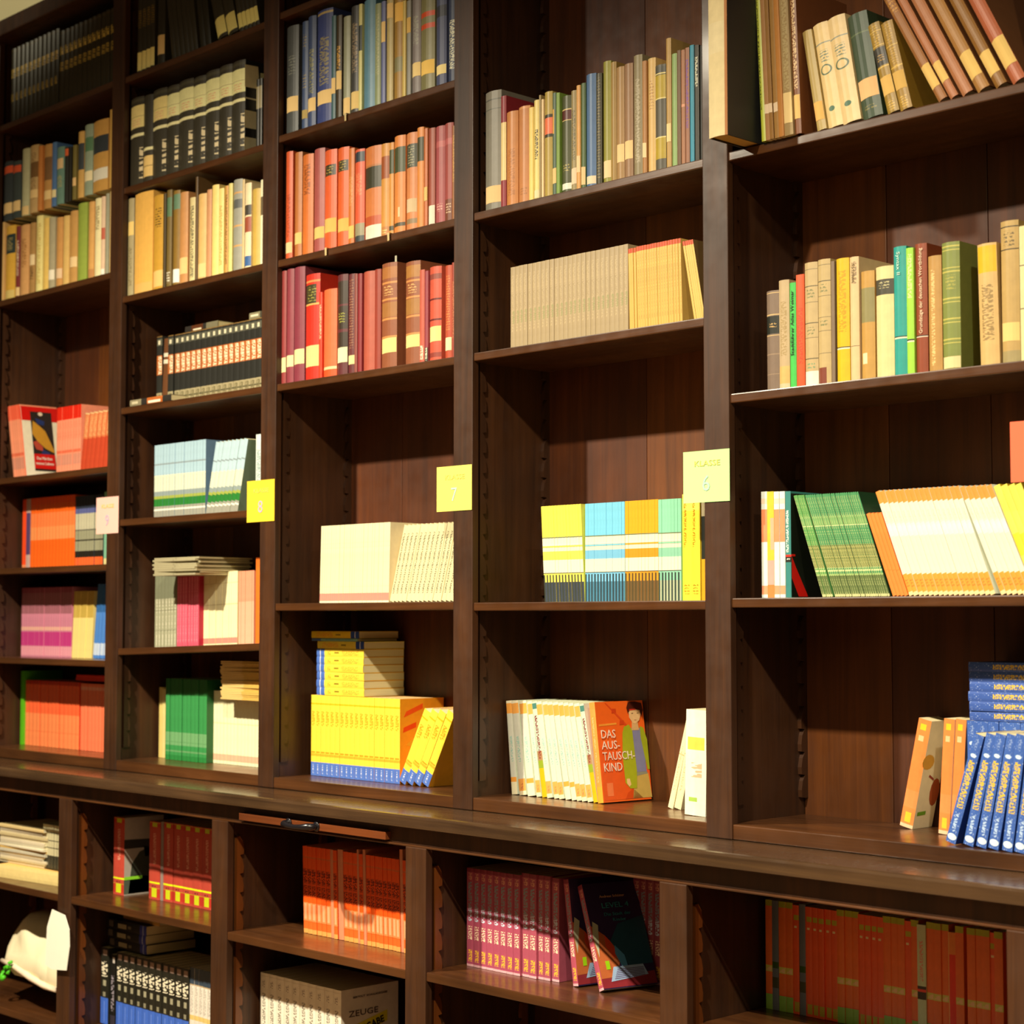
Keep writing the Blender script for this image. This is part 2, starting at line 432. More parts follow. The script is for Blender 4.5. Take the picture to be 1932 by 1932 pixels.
FLOORZ = {0: .029, 1: .028, 2: .026, 3: .0275, 4: .028}
TH = .0175
for k in list(COLS)[:-1]:
    xa, xb = k*PIT_+.0135, (k+1)*PIT_-.0135
    zf = FLOORZ.get(k, .028)
    part('bottom_board', (k*PIT_+.0125, (k+1)*PIT_-.0125, .003, BK-.013, .001, zf), W_SH)
    for s in SH[k]:
        if s == 0: continue
        if isinstance(s, tuple): z0, z1 = s
        else: z0 = z1 = s
        o = box('shelf', (0, (xb-xa), .004, BK-.014, -TH, 0), W_SH, None, .0022)
        o.parent = bc; o.location = Vector((xa, 0, z0))-bc.location; o.rotation_euler = (0, -math.atan2(z1-z0, xb-xa), 0)
part('top_board', (-.71, 4.91, .0, BK, ZC, ZC+.02), W_UP)
part('cornice', (-.78, 4.95, -.032, .0, ZC-.005, ZC+.042), W_UP, bev=.004)

# ledge between the upper bookcase and the lower cabinets
ld = box('ledge', (-.8, 5.0, -.150, .30, -.0273, 0), W_TOP, None, .006); tag(ld, 'long polished mahogany ledge running between upper bookcase and lower cabinets', 'ledge')
# lower cabinets
bs = empty('base_cabinet', (2.1, .05, -1.0)); tag(bs, 'low mahogany shelf cabinet with toothed racks below the ledge', 'cabinet')
rk2 = rack_mesh(-.98, -.075)
for k in COLS:
    X = k*PIT_
    u = part('upright', (X-.016, X+.016, -.112, .20, -1.049, -.0275), W_UP, bs, 0)
    part('face_post', (X-HWL, X+HWL, -.1305, -.112, -1.049, -.068), W_UP, bs)
    for sx in (1, -1):
        for y0, sy in ((-.098, 1), (.17, -1)):
            r_ = link('toothed_rack', rk2, u, (X+.016 if sx > 0 else X-.025, y0, 0)); r_.scale = (1, sy, 1)
part('frieze_rail', (-.8, 5.0, -.122, -.104, -.0645, -.0275), W_UP, bs, .002)
part('frieze_bead', (-.8, 5.0, -.129, -.122, -.0685, -.0640), W_SH, bs, .002)
part('back_panel', (-.8, 5.0, .20, .212, -1.049, -.0275), W_BK, bs, 0)
LSZ = {-1: [-.32, -.656], 0: [-.3190, -.656], 1: [-.3182, -.66], 2: [-.3228, -.66], 3: [-.3180, -.66], 4: [-.3180, -.66], 5: [-.32, -.66]}
for k in list(COLS)[:-1]:
    for z in LSZ[k]:
        part('shelf', (k*PIT_+.0175, (k+1)*PIT_-.0175, -.1275, .195, z-.0185, z), W_SH, bs, .0022)
# pull-out board with iron handle
pb = part('pull_out_board', (1.484, 2.010, -.136, .10, -.0598, -.043), W_RED, bs, .0015)
iron = plain('18161a', .25, .05)
def tube(name, pts, rad, mat, parent, seg=10):
    V = []; Fc = []
    n = len(pts); rr = rad if isinstance(rad, (list, tuple)) else [rad]*n
    for i, p in enumerate(pts):
        p = Vector(p); a = Vector(pts[max(0, i-1)]); b = Vector(pts[min(n-1, i+1)]); t = (b-a).normalized()
        u = t.cross(Z_ if abs(t.z) < .9 else X_).normalized(); v = t.cross(u)
        for j in range(seg): q = p+rr[i]*(math.cos(2*PI*j/seg)*u+math.sin(2*PI*j/seg)*v); V.append(tuple(q))
    for i in range(n-1):
        for j in range(seg): Fc.append((i*seg+j, i*seg+(j+1) % seg, (i+1)*seg+(j+1) % seg, (i+1)*seg+j))
    Fc += [tuple(range(seg-1, -1, -1)), tuple(range((n-1)*seg, n*seg))]
    me = mesh(name, V, Fc, [mat])
    for p in me.polygons: p.use_smooth = True
    return link(name, me, parent)
hx0, hx1 = 1.675, 1.775; hz = -.051
h_ = tube('handle', [(hx0, -.132, hz), (hx0, -.146, hz), (hx0+.008, -.156, hz), (hx0+.03, -.160, hz-.002), ((hx0+hx1)/2, -.161, hz-.003), (hx1-.03, -.160, hz-.002), (hx1-.008, -.156, hz), (hx1, -.146, hz), (hx1, -.132, hz)], [.007, .0075, .008, .006, .0055, .006, .008, .0075, .007], iron, pb)
h_['label'] = 'black iron handle'
for xx in (hx0, hx1):
    pl_ = tube('handle_rose', [(xx, -.1365, hz), (xx, -.139, hz)], [.012, .010], iron, h_)
h_.matrix_parent_inverse = pb.matrix_world.inverted() if False else Matrix.Identity(4)

# ------------------------------------------------------------------ notes stuck on the posts
def note(xr, hexc, lab, big, ztop, zbot, wd=.112, word='KLASSE'):
    m = plain(hexc, .7, .02)
    r = empty('paper_note', (xr-wd, -.0012, zbot)); tag(r, lab, 'note', 'class notes taped to the posts')
    V, Fc = boxdata(0, wd, -.0006, 0, 0, ztop-zbot); link('sheet', mesh('sheet', V, Fc, [m]), r)
    ink = plain('d8c860' if hexc[:2] != 'f3' else 'e8a0b0', .7); ink2 = plain('b8a8c8' if big in '89' else 'a8c8c0', .7)
    text(word, .015, ink, r, FR_SPINE, (wd*.24, -.0008, (ztop-zbot)*.70), 'written_word', width=wd*.55)
    text(big, .042, ink2, r, FR_SPINE, (wd*.5, -.0008, (ztop-zbot)*.22), 'written_number', align='CENTER')
note(.732, 'f7c0b4', 'pink paper note on the post beside the orange magazines', '9', .733, .634)
note(1.430, 'f0cc30', 'deep yellow paper note on the post beside the pale blue magazines', '8', .740, .639)
note(2.130, 'f0e468', 'lemon yellow paper note on the post above the cream booklets', '7', .732, .635)
note(2.832, 'b8ea98', 'pale green paper note with a 6 on the post above the yellow school books', '6', .718, .621)
note(3.525, 'f06a46', 'coral red paper note cut by the right picture edge', '5', .721, .623)
# ------------------------------------------------------------------ column 1 (far left)
YF = .010
pack(17.5, 107.5, 11, 94, 1.8825, .012, .17, 'black cloth periodical volume in the left run of the top left shelf', 'black periodical volumes, left run', '3a3420',
     [(.955, .97, '5a4a28')], [(.60, .72, .1, .9, 'e8c860', 'v'), (.28, .38, .1, .8, 'd0b454', 'v')], name='bound_volume', hard=True, g=.78)
pack(109.5, 213, 12, 60, 1.8825, .012, .17, 'black cloth periodical volume in the right run of the top left shelf', 'black periodical volumes, right run', '3e3722',
     [(.955, .97, '5a4a28')], [(.66, .78, .1, .9, 'f0d468', 'v'), (.44, .56, .1, .9, 'd8bc58', 'v')], name='bound_volume', hard=True, g=.78)
lo = row('lower layer of the double-stacked old books', 1.3505, YF, '''
1 5 420 d8b070 beige cloth book
6.5 24 429 e0b045 yellow cloth book with dark title block;B62-88:2c3c3c H66-84:b0a060 L0-12:d8c070
25 33 428 7c3434 dark red slim book;T30-80:d8c0a0 L2-14
34 50 427 d8a468 tan cloth book;T40-80:b07c48
51 61 422 b08850 brown spotted book;L40-55:e8d0a0 T20-38:6a5030
63 75.5 409 f2e294 cream paper book;T10-90:d8c070
77 87 413 e8c468 golden cloth book
88 99.5 412 b0a888 grey cloth book;L12-26:f0e8d0
101 112.5 412 d49c58 orange tan book;L12-26:e8c8a0
114 125.5 409 e2bc70 buff cloth book
126.5 140.5 400 cc9c58 wide tan book;L22-36:f0d098
141.5 159 386 98ac48 leaf green book
161.5 172 382 dca860 amber cloth book;L2-12:c08850
173.5 185.5 376 f0e4b0 ivory white book;T60-90:b0a070
186.5 194 372 e8c8a8 pink and white book;B45-60:c86850 L0-8:f4f4e0
195.5 201.5 366 a0a088 thin grey board book
202.5 208 362 e0bc7c narrow buff book''', 'lower layer of double-stacked old books', g=1.1)
zu = max(h for _, _, h in lo)+1.3506
for r_, w_, h_q in lo: pass
row('upper layer of the double-stacked old books', zu+.0005, YF, '''
3 19 308 3a4244 navy cloth volume with red band;B80-92:e06038 L12-30
20 35 307 404a48 slate cloth volume with red band;B80-92:e06038 L12-30
36 49.5 283 c0c098 pale green cloth volume;L0-14
51.5 67 277 c8a870 patterned beige volume;H20-90:7a5c38 B52-75:7c5a30 L22-34
68.5 76.5 277 cc8440 orange brown slim volume
77.5 91.5 275 c49454 tan volume with brown panel;B44-80:82603c L14-28
93 101.5 270 5478a8 bright blue slim volume;L14-26:e8d8a0
102.5 116.5 280 6c9080 teal volume with cream label;F62-80@10-90:e8c890 H30-50:c0b070
118 124.5 279 2c2c24 black slim volume with orange label;B84-97:e86c38
125.5 131 278 28261e second black slim volume
133.5 140.5 275 7c7038 olive slim volume;L25-40:e8c080
142 153 250 d8ac60 tan volume with navy panel;B42-82:40464a
154.5 170 238 98a890 grey green volume with pale foot;B62-82:5c8460 L20-34:f0e0b0
172 200 232 cc9c50 thick tan volume with navy panel;B54-78:363c40 L16-32:e0dcc8
202 209.5 208 cca050 tall narrow tan volume''', 'upper layer of double-stacked old books', g=1.1)
# reader paperbacks in red
ZS = .8182
pk = [(.80, 1, 'e02814'), (.30, .34, 'e87050'), (.12, .28, 'd89078')]
pack(25, 48, 5, 768, ZS, .052, .125, 'pink and red reader leaning left of the painted-cover one', 'red readers, left run', 'ff9c78', [(.80, 1, 'ff6848')]+pk[1:], xt=13)
GAIN = 1.0
sx = Xat(48.5, .05, ZS); top = Zat(764, sx, .05)
th = math.atan2(Xat(36, .05, top)-sx, top-ZS)
show, _ = book(sx, .006, (top-ZS)/math.cos(th), .130, .050, ZS+.0003, 'paperback_book', 'red and white reader showing a painting on its cover', None, plain('f2e8cc', .35), spine_mat('ff7050', [(.8, 1, 'e82818')]), False, th)
strip(show); hh = (top-ZS)/math.cos(th)
def cov(pts, h_, nm='cover_picture', rough=.35, base=None, wd_=.006, lift=.0003, par=None):
    return prism(nm, pts, .00025, plain(h_, rough), par or show, FR_COVER, (wd_+lift, 0, 0))
R4 = lambda a, b, c, d: [(a, c), (b, c), (b, d), (a, d)]
cov(R4(.0012, .129, hh*.80, hh*.999), 'd8140c', 'cover_band')
cov(R4(.030, .100, hh*.10, hh*.93), '2c2420', 'picture_panel', lift=.0007)
cov([(.031, hh*.62), (.036, hh*.80), (.060, hh*.72), (.075, hh*.66), (.099, hh*.40), (.099, hh*.36), (.07, hh*.42), (.045, hh*.52)], 'c8902c', lift=.0011)
cov([(.031, hh*.50), (.045, hh*.52), (.062, hh*.44), (.062, hh*.38), (.040, hh*.40)], 'b84834', lift=.0011)
cov([(.045, hh*.84), (.075, hh*.80), (.072, hh*.74), (.050, hh*.76)], '24366c', lift=.0011)
cov([(.062, hh*.40), (.085, hh*.36), (.080, hh*.33), (.055, hh*.34)], '2a3468', lift=.0012)
cov(R4(.030, .100, hh*.13, hh*.335), 'd01810', 'title_panel', lift=.0014)
cv = plain('f6eedc', .6)
text('Das Märchen', .013, cv, show, FR_COVER, (.0078, .038, hh*.255), 'title', width=.050)
text('meines Lebens', .013, cv, show, FR_COVER, (.0078, .034, hh*.185), 'title', width=.058)
cov([(.063+.008*math.cos(a*.785), hh*.90+.006*math.sin(a*.785)) for a in range(8)], 'f0dcc0', 'cover_emblem', lift=.0012)
pack(105, 151, 9, 770, ZS, .045, .125, 'pink and red reader upright right of the painted-cover one', 'red readers, upright run', 'f49878', [(.80, 1, 'e02814')]+pk[1:], texts=[(.5, .78, .1, .9, 'e88868', 'v')])
pack(150.5, 200, 6, 765, ZS, .045, .125, 'darker red reader with pale page edge slanting against the post', 'red readers, slanting run', 'c84a2c', [(.55, 1, 'dc7848'), (.97, 1, 'e8c088')], texts=[(.58, .95, .2, .9, 'e8a870', 'v')], xt=162, h=.163)
# orange and grey workbooks
ZS = .5522
pack(40, 47, 2, 943, ZS, .10, .14, 'orange workbook left of the one with the violet spine', 'orange workbooks, leftmost pair', 'f85020', [(.0, .06, 'f0905c')])
row('shelf of orange workbooks beside the pink note', ZS, .10, '47 55 942 c8a8a0 grey and violet spined workbook;B20-80:5a4470 k', d=.14)
pack(55.5, 139, 14, 941, ZS, .10, .14, 'bright orange workbook beside the pink note', 'bright orange workbooks', 'ff6a1c', [(.40, .78, 'ff9858'), (.58, .78, 'ff8448'), (.90, 1, 'f85c1c')])
pack(140, 192, 10, 937, ZS, .10, .14, 'dark blue workbook with white lettering behind the pink note', 'dark blue workbooks', '303848', [(0, .13, 'f86c34'), (.13, .22, '28241c'), (.22, .52, 'a0a084'), (.36, .38, '28241c'), (.52, .75, 'c8c4a8'), (.51, .52, '24242c'), (.75, .82, '6068a0')], hj=0)
row('shelf of orange workbooks behind the pink note', ZS, .10, '''193 199 928 88c4a4 pale teal workbook;B0-10:f0e0a0 k
199.6 205 930 30a090 deep teal workbook behind the post;k''', d=.14)
lying(162, 206, 937, 908, .125, .11, 2, ZS+.1915, 'paperback_book', 'teal paperback lying on the dark blue workbooks by the pink note', 'teal paperbacks lying flat', '1c7c80', side='146468', length=.12, H=.028, X0=.545)
# mauve booklets
ZS = .2916
pack(39, 134, 22, 1109.5, ZS, .103, .14, 'mauve booklet on the shelf under the pink note', 'mauve booklets', 'd0849c', [(.02, .15, 'e89cac'), (.16, .36, 'c43c84'), (.38, .43, 'e8b0a0'), (.62, .92, 'a06470'), (.92, 1, '98485c')])  # darker upper bands: shadow of the shelf above, put into the spine colour
pack(134.5, 172, 9, 1116, ZS, .103, .14, 'cream yellow booklet beside the mauve ones', 'cream yellow booklets', 'f4dc8c', [(.60, 1, 'c4a850')], xt=140)  # upper part darkened in colour for the same shelf shadow
pack(174, 199, 4, 1103, ZS, .103, .14, 'blue booklet slanting beside the cream yellow ones', 'blue booklets', '5088d8', [(.62, 1, '3468a8'), (.04, .2, 'c8d8f0')], xt=184)  # deeper blue at the top is painted shelf shadow
# red booklets, bottom shelf
ZS = .0293
row('bottom shelf of red orange books, far left column', ZS, .103, '35 41 1266 58b418 grass green slim book;k', d=.16)
pack(45, 147, 14, 1283, ZS, .112, .14, 'red orange school book beside the grass green one', 'red orange school books', 'ff6a3c', [(0, .03, 'ff8858'), (.0, .5, 'ff8c54'), (.22, .23, 'f07040'), (.94, 1, 'c83c1c')], side='d83010')
pack(149.5, 197.5, 7, 1289.5, ZS, .115, .13, 'salmon red school book beside the post on the bottom left shelf', 'salmon red school books', 'ff8058', [(.9, .95, 'ffa888')], side='e84020')
lying(141, 197, 1283, 1269, .125, .10, 2, ZS+.197, 'paperback_book', 'red paperback lying across the salmon red school books', 'red paperbacks lying flat', 'e43414', X0=.31, length=.155, H=.017)
# ------------------------------------------------------------------ column 2
ZS = 1.8785
pack(256, 289, 4, -40, ZS, .012, .17, 'black volume with cream label, upright, second column top shelf', 'upright black volumes with labels', '2c281c', [(.96, .98, '5c4a24')], [(.52, .72, .2, .9, '7c6428', 'h')], name='bound_volume', hard=True, h=.24, stickers=[(.03, .24, 'e8c47c')], g=1.5)
row('top shelf of the second column', ZS, .012, '293.5 307 -40 302c20 lone black volume with cream label;L12-34', g=1.1)
pack(323, 372, 6, -30, ZS, .014, .17, 'thin unlabelled black volume slanting left on the second column top shelf', 'thin slanting black volumes', '302c20', lean=-.17, name='bound_volume', hard=True, h=.235, g=1.5)
pack(376, 396, 2, -30, ZS, .014, .17, 'dark unlabelled binder left of the labelled slanting black volumes', 'dark plain binders', '262318', lean=-.16, name='bound_volume', hard=True, h=.235, g=1.5)
pack(409, 447, 2, -30, ZS, .012, .16, 'thick black volume with cream label slanting left', 'thick slanting black volumes', '302c20', lean=-.30, name='bound_volume', hard=True, h=.235, g=1.5, stickers=[(.04, .25, 'ecc87c')])
pack(450, 489, 5, -30, ZS, .012, .16, 'thinner black volume with cream label slanting left by the post', 'thinner slanting labelled volumes', '302c20', lean=-.24, name='bound_volume', hard=True, h=.235, g=1.5, stickers=[(.05, .22, 'ecc87c')])
# black volumes with twin cream labels
ZS = 1.5725
XS = [242.5, 267, 284.5, 310.5, 333.5, 360.5, 384, 409.5, 433.5, 458.5]; TP = [189, 183, 173, 166, 156, 149, 138, 128, 120]
stk = [(.50, 1, 'f4d888')]
for i in range(9):
    X0 = Xat(XS[i], .012, ZS); X1 = Xat(XS[i+1], .012, ZS); h = Zat(TP[i], X0, .012)-ZS
    up = i != 1
    cream = 'fcecac' if i not in (0, 2) else 'f8dc90'
    if up: bands = [(.945, .975, '4a4634'), (.65, .905, cream), (.774, .780, '8a7040'), (.55, .585, 'f0e8b0')]
    else: bands = [(.06, .30, 'f4cc80'), (.178, .184, '8a7040'), (.36, .395, 'f0e8b0'), (.93, .96, '38342a')]
    tx = [(.05, .42, .76, .97, 'd8c8a0', 'w'), (.66, .76, .15, .8, 'eabc88', 'h')] if up else [(.02, .02, 0, 0, '000', 'f')]
    GAIN = 1.1
    lab = 'black volume with twin cream title panels' if up else 'upside-down black volume with its cream panel at the foot'
    r_, _ = book(X0, X1-X0-.0006, h, .155, .012, ZS+.0003, 'reference_volume', lab+nth(i, 9, 'left') if up else uniq(lab), 'black and cream volumes' if up else None, plain('1c1a14', .4), spine_mat('3a362a', bands, tx), True, pg=pages_mat('e8d8a8'))
    strip(r_)
    if i == 8:
        wq = X1-X0-.0006
        for z0, z1, y0, y1, cc in ((.70, .95, .004, .05, 'd8cca0'), (.68, .90, .052, .10, 'c8c08c'), (.575, .60, .004, .14, 'c8c09c'), (.26, .46, .004, .075, 'c0b48c'), (.30, .48, .08, .13, 'b0a880'), (.02, .17, .004, .075, 'c0b48c'), (.60, .78, .105, .14, 'c8bc90')):
            prism('cover_print', [(y0, h*z0), (y1, h*(z0+.01)), (y1-.006, h*z1), (y0, h*(z1-.01))], .0003, plain(cc, .5), r_, FR_COVER, (wq+.0002, 0, 0))
    GAIN = 1.0
pack(480, 492, 2, 112, ZS, .05, .15, 'black volume half hidden behind the black and cream row', 'black volumes behind the post', '26241c', [(.6, .9, 'b0a47c')], name='reference_volume', hard=True, h=.19)
row('second column third shelf', 1.2742, YF, '''
232 246.5 376 a89c74 grey green cloth book;L62-76:e8c878 T10-50:887c58
249 283 368 e8b458 thick honey yellow book;L0-10:e0b060
283.8 304 371 cc9c38 ochre book with dark lettering;H66-86:5c4420 L3-20:e8bc70
305 310 366 4c3c1c thin dark olive book
311 320.5 360 746030 mottled olive book;B72-92:5c7c5c H4-16:f0ecd8
321 333.5 361 8c6c2c brown book with green head;B80-96:648468 L3-17:f4f0e4
334.5 350 365 c48c54 salmon tan book;L10-28:e8c080
352.5 363.5 374 d8c890 cream book with dotted title;T5-90:787050
364 368.5 334 604828 tall dark brown thin book
369 384.5 368 dcb470 broad beige book;L2-18:e8c888
386 395 359 cc9468 pinkish tan slim book
396 409 351 f0d480 pale yellow book
410 419.5 357 f2da88 primrose book;T10-80:c8ac60
420 426 351 d09c50 brown speckled slim book;T10-90:7c5020
427 434.5 347 dcd080 yellow green slim book
435 452 341 98988c blue grey book with buff bands;B26-28:d0a060 B48-50:d0a060 B84-86:d0a060 B68-78:585c5c
453 457.5 339 d4bc88 thin beige book
458 470 347 ecd8b0 white book with black and red panels;B62-74:403c34 B42-60:9c4c34 B2-14:3864a0
470.5 486 358 c8a850 olive gold book;d14
487 495.5 340 f0ecc8 white slim book by the post;B58-80:6c6048''', 'old books, third shelf of second column', g=1.1)
# video-like black readers with orange and white label
ZS = .9712
AB = [(.985, 1, '8a6a38'), (.86, .96, '5a5a4c'), (.44, .72, 'b8642c'), (.0, .18, 'a89c78'), (.08, .10, '58543c')]
AT = [(.45, .71, .35, .95, 'f0e6c4', 'v'), (.88, .94, .3, .7, 'e0d8b8', 'f'), (.02, .16, .2, .8, '706848', 'v')]
pack(294, 304, 1, 636, ZS, .05, .11, uniq('single black reader at the left end of the black and orange row'), None, '2c2c28', AB, AT)
pack(304.5, 314, 1, 640, ZS, .052, .11, uniq('brown-backed reader with white dashes standing second in the black and orange row'), None, '6c4428', [(.62, .68, 'e0d8c0'), (.72, .78, 'e0d8c0')], lean=.05)
pack(315, 325, 1, 634, ZS, .05, .11, uniq('black reader standing third in the black and orange row'), None, '2c2c28', AB, AT)
hr = pack(328, 492, 16, 632, ZS, .05, .11, 'black reader with an orange and white label in the long even run', 'black and orange readers', '2c2c28', AB, AT, jit=.001)[2]
lying(245, 322, 764, 742, .004, .105, 1, ZS, 'paperback_book', uniq('black reader lying flat at the shelf edge before the black and orange row'), None, '302c28', [(0, .28, '8c8468'), (.42, .80, 'b8642c')], [(.45, .75, .5, .9, 'f0e8d0', 'f'), (.05, .2, .3, .7, 'c8c0a0', 'f')], g=1.0, yaw=.0, H=.0165, jx=0, jyaw=0)
lying(349, 408, 627, 608, .062, .10, 1, ZS+hr+.0012, 'paperback_book', uniq('black reader lying on top of the black and orange row'), None, '302c28', [(.0, .35, '7a745c'), (.45, .80, '5a3018')], [(.5, .75, .2, .45, 'e8dcc0', 'f')], flip=True, H=.018, jx=0, jyaw=0, length=.150)
lying(470, 492, 600, 584, .058, .10, 1, ZS+hr+.0012, 'paperback_book', uniq('grey-ended black reader lying on the black and orange row by the post'), None, '4a463a', [(.0, .35, '8a8468')], [(.05, .3, .3, .6, 'e8dcc0', 'f')], H=.018, jx=0, jyaw=0, length=.13)
# pale blue magazines
ZS = .6702
BB = [(0, .10, '9c9c90'), (.10, .125, 'f0f0e0'), (.125, .16, '9c9c90'), (.16, .26, '2c7c34'), (.26, .30, 'a0ac50'), (.30, .36, '90a0a0'), (.36, .56, 'd4dcc8'), (.56, .58, 'f0ecc8'), (.72, .74, '8c9ca4')]
pack(289, 386, 17, 841, ZS, .05, .15, 'pale blue and green magazine upright beside the deep yellow note', 'pale blue magazines, upright', 'a8c8d8', BB, name='magazine', side='7090b0')
pack(387, 447, 8, 836, ZS, .045, .15, 'pale blue and green magazine slanting right behind the deep yellow note', 'pale blue magazines, slanting', 'b4d0dc', BB, name='magazine', side='88a088', xt=407)
row('shelf of pale blue magazines', ZS, .05, '479 490 820 dce8e4 white glossy magazine with lettered spine;T20-80:90a8a8 k', d=.15, g=1.0)
# mixed school books under a pile of magazines
def zt(x): return .3258+(.3446-.3258)*((x/ .7-1.05)/.9)
za, zb, zc_, zd = .3285, .3315, .3375, .3410
pack(290, 331.5, 7, 1069, za, .11, .13, 'grey green workbook under the pile of grey magazines', 'grey green workbooks', 'a4a488', [(.45, .46, '707058'), (.60, 1, '80846c'), (.2, .21, '707058')], [(.0, .6, .6, .8, 'e8e4cc', 'v')])  # darker upper band is shade from above, painted into the spine
pack(332.5, 374, 8, 1068, za+.0015, .11, .13, 'raspberry pink workbook under the pile of grey magazines', 'raspberry pink workbooks', 'dc5c74', [(.85, .9, 'c83858')], [(.05, .95, .2, .6, 'f090a0', 'v')], side='b01038')
pack(381.5, 447, 16, 1081, zc_-.003, .125, .125, 'cream white workbook with a rosy foot left of the salmon ones', 'cream white workbooks', 'fcf0c0', [(.02, .10, 'ec9080'), (.55, .56, 'd8c890'), (.84, .85, 'd8c890')], side='e8d8a0')
pack(449, 478, 7, 1077, zd-.0015, .125, .125, 'salmon pink workbook beside the single orange book', 'salmon pink workbooks', 'f8a080', [(0, .04, 'fcd0b0'), (.0, .58, 'fcb898')])
row('shelf of pink and cream workbooks', zd, .115, '479.5 488 1052 ff7a28 single tall orange book;k', d=.13)
lying(289, 395, 1066, 1021, .03, .17, 9, za+.188, 'magazine', 'grey cream magazine in the slumping pile above the pink workbooks', 'grey magazines in a slumping pile', 'a8a080', [(.48, .5, '8c8468')], H=.047, length=.20, jx=.006, jyaw=.04, g=1.0, side='948c68', yaw=.02)
for o_ in [o for o in bpy.data.objects if o.get('group') in ('grey green workbooks', 'raspberry pink workbooks', 'cream white workbooks', 'salmon pink workbooks')]: o_.location.z = .3243+(o_.location.x+.013-.7135)*.03195+.0006
# green and cream books
ZS = .0283
row('bottom shelf of the second column', ZS, .132, '297 304 1297 e0c878 sandy slim book;k\n304.5 310.5 1300 e8d48c pale sandy slim book;k', d=.09)
pack(311, 388.5, 10, 1280, ZS, .11, .135, 'dark green school book with white lines', 'dark green school books', '3c9450', [(.0, .06, '2c8440'), (.18, .34, '74ac74'), (.10, .12, '6ca46c'), (.22, .225, '3c8448'), (.8, 1, '2c6c34')], side='1c5c2c')  # darkest band at the top is painted shelf shadow
pack(400, 486.5, 13, 1303, ZS, .131, .105, 'cream white school book under the stack of buff exercise books', 'cream white school books', 'fcf4c8', [(.04, .13, 'f0b898'), (.55, .56, 'e8dca0')])
lying(417, 487, 1306, 1232, .085, .145, 22, ZS+.1705, 'exercise_book', 'buff exercise book in the jagged stack above the cream school books', 'buff exercise books in a jagged stack', 'dcb45c', [(.0, .5, 'e8c47c')], length=.19, H=.098, jx=.006, jyaw=.03, side='c8983c')
# ------------------------------------------------------------------ column 3
row('top shelf of blue books', 1.5793, YF, '''
536 558 53 4c5050 slate grey cloth book;L20-34 H55-72:787c74
565 576 42 44567c blue cloth book with gold emblem;H38-52:94865c H75-88:94865c L10-18:b09c60
576.6 591.5 33 3c4c74 deeper blue book with gold mark;L14-26 T30-70:80805c
592.5 621.5 23 3c4880 thick royal blue book;L17-29 T34-76:8c8468 B96-98:b09c68
622.5 630.5 31 3c6068 thin petrol book;L25-40
631 641.5 31 403420 dark brown book with gold title;L28-46 T48-70:c8983c
644 657 33 989c84 pale grey green book;L2-18
658 674.5 14 3c3c3c charcoal book;L4-20:e0c480 T38-84:887860
675.3 681.5 9 d0cc84 pale lemon slim book;B56-80:2c3430
682.5 704 3 5c88a0 broad sky blue book
705 716 9 8c9870 sage green book;T30-90:a8ac80
717.5 725.5 4 6870a0 violet blue slim book;L60-80
726.5 738.5 -8 b8a870 stone coloured book;L78-92
740 756 -8 a07c38 tobacco brown book;B26-40:84805c L74-92:ecbc60
757 763 2 c8b058 mustard slim book
764 772 2 888880 dove grey book;L66-82:d8b468
773 789 -4 807878 mauve grey cloth book;L18-32:f0d090 T50-80:98988c
790 816 -12 7c7850 olive grey thick book with two red bands;B62-67:c84c20 B74-79:c84c20 L16-30:ecc468
820 839 -10 485070 navy book with round label;L12-22:f0d898 B74-86:343844
842 857.5 -10 38425c dark navy book by the post;T15-70:c8c8b0''', 'blue and grey books', d=.16, g=1.15)
row('orange book shelf', 1.2728, YF, '''
536.5 549 288 e86434 vermilion cloth book;L5-15:f0d8a0 T20-60:c04c24
551 564.5 289 c87c40 brown orange book;L12-23:f0d080
565.5 585.5 294 e47c34 orange book with etched lettering;T60-90:a85820
587 606.5 283 b45c58 mauve pink cloth book;L13-24:f0cc78
607.5 630 286 f06834 orange red book with black title patch;F74-85@5-95:383420 H75-84:b8a048 L17-31:ecc468
631.5 652.5 281 f06c34 second orange red book with black title patch;F76-87@5-95:383420 H77-86:b8a048 L15-28:ecc468
653.3 664 281 dc7c34 slim tangerine book;L6-19:e8cc70 T40-70:e89c58
665 682.8 284 ec6440 coral book with petrol head;B86-97:303c48 B4-20:a49c7c B0-7:3c4448 T50-74:f08c60
683.7 713.8 280 dc8448 broad copper book with dark block;B55-78:3c3c28 B78-80:c07c48 B0-15:f8f0dc B15-25:c85c34
714.5 730 273 e0a04c golden orange book with rust block;B62-86:a8582c B0-10:cc8848 H3-8:f0dc8c
730.8 739.5 270 e4a04c amber slim book with green head;B66-92:4c5434 B4-9:50503c
740.5 761 259 ec944c bright amber book with green block;B62-88:4c5434 L16-26@30-80:f0dcb0 B6-10:504830
763 782.7 253 e09058 salmon orange book with grey block;B64-88:484c3c H66-86:a8a480 L18-32:e0c8a0 B6-11:9c8460
784.8 797 242 ec984c tangerine book with slate block;B66-90:48482c
797.5 804 243 d07848 rust slim book;L26-40:e8cc80
805.4 817.3 243 a85848 dusky rose book;L0-20:f4ecd8
818 835 240 b0585c rose pink book;B78-84:c86c6c H12-20:e8b0a0
836 851.5 234 a8504c wine pink book;B78-84:c06464 B0-22:7c4430 H8-18:e0c0a0
852.3 857.5 238 a06430 brown book with gilt line by the post;T40-90:d09c48''', 'orange books', d=.15, g=.82)
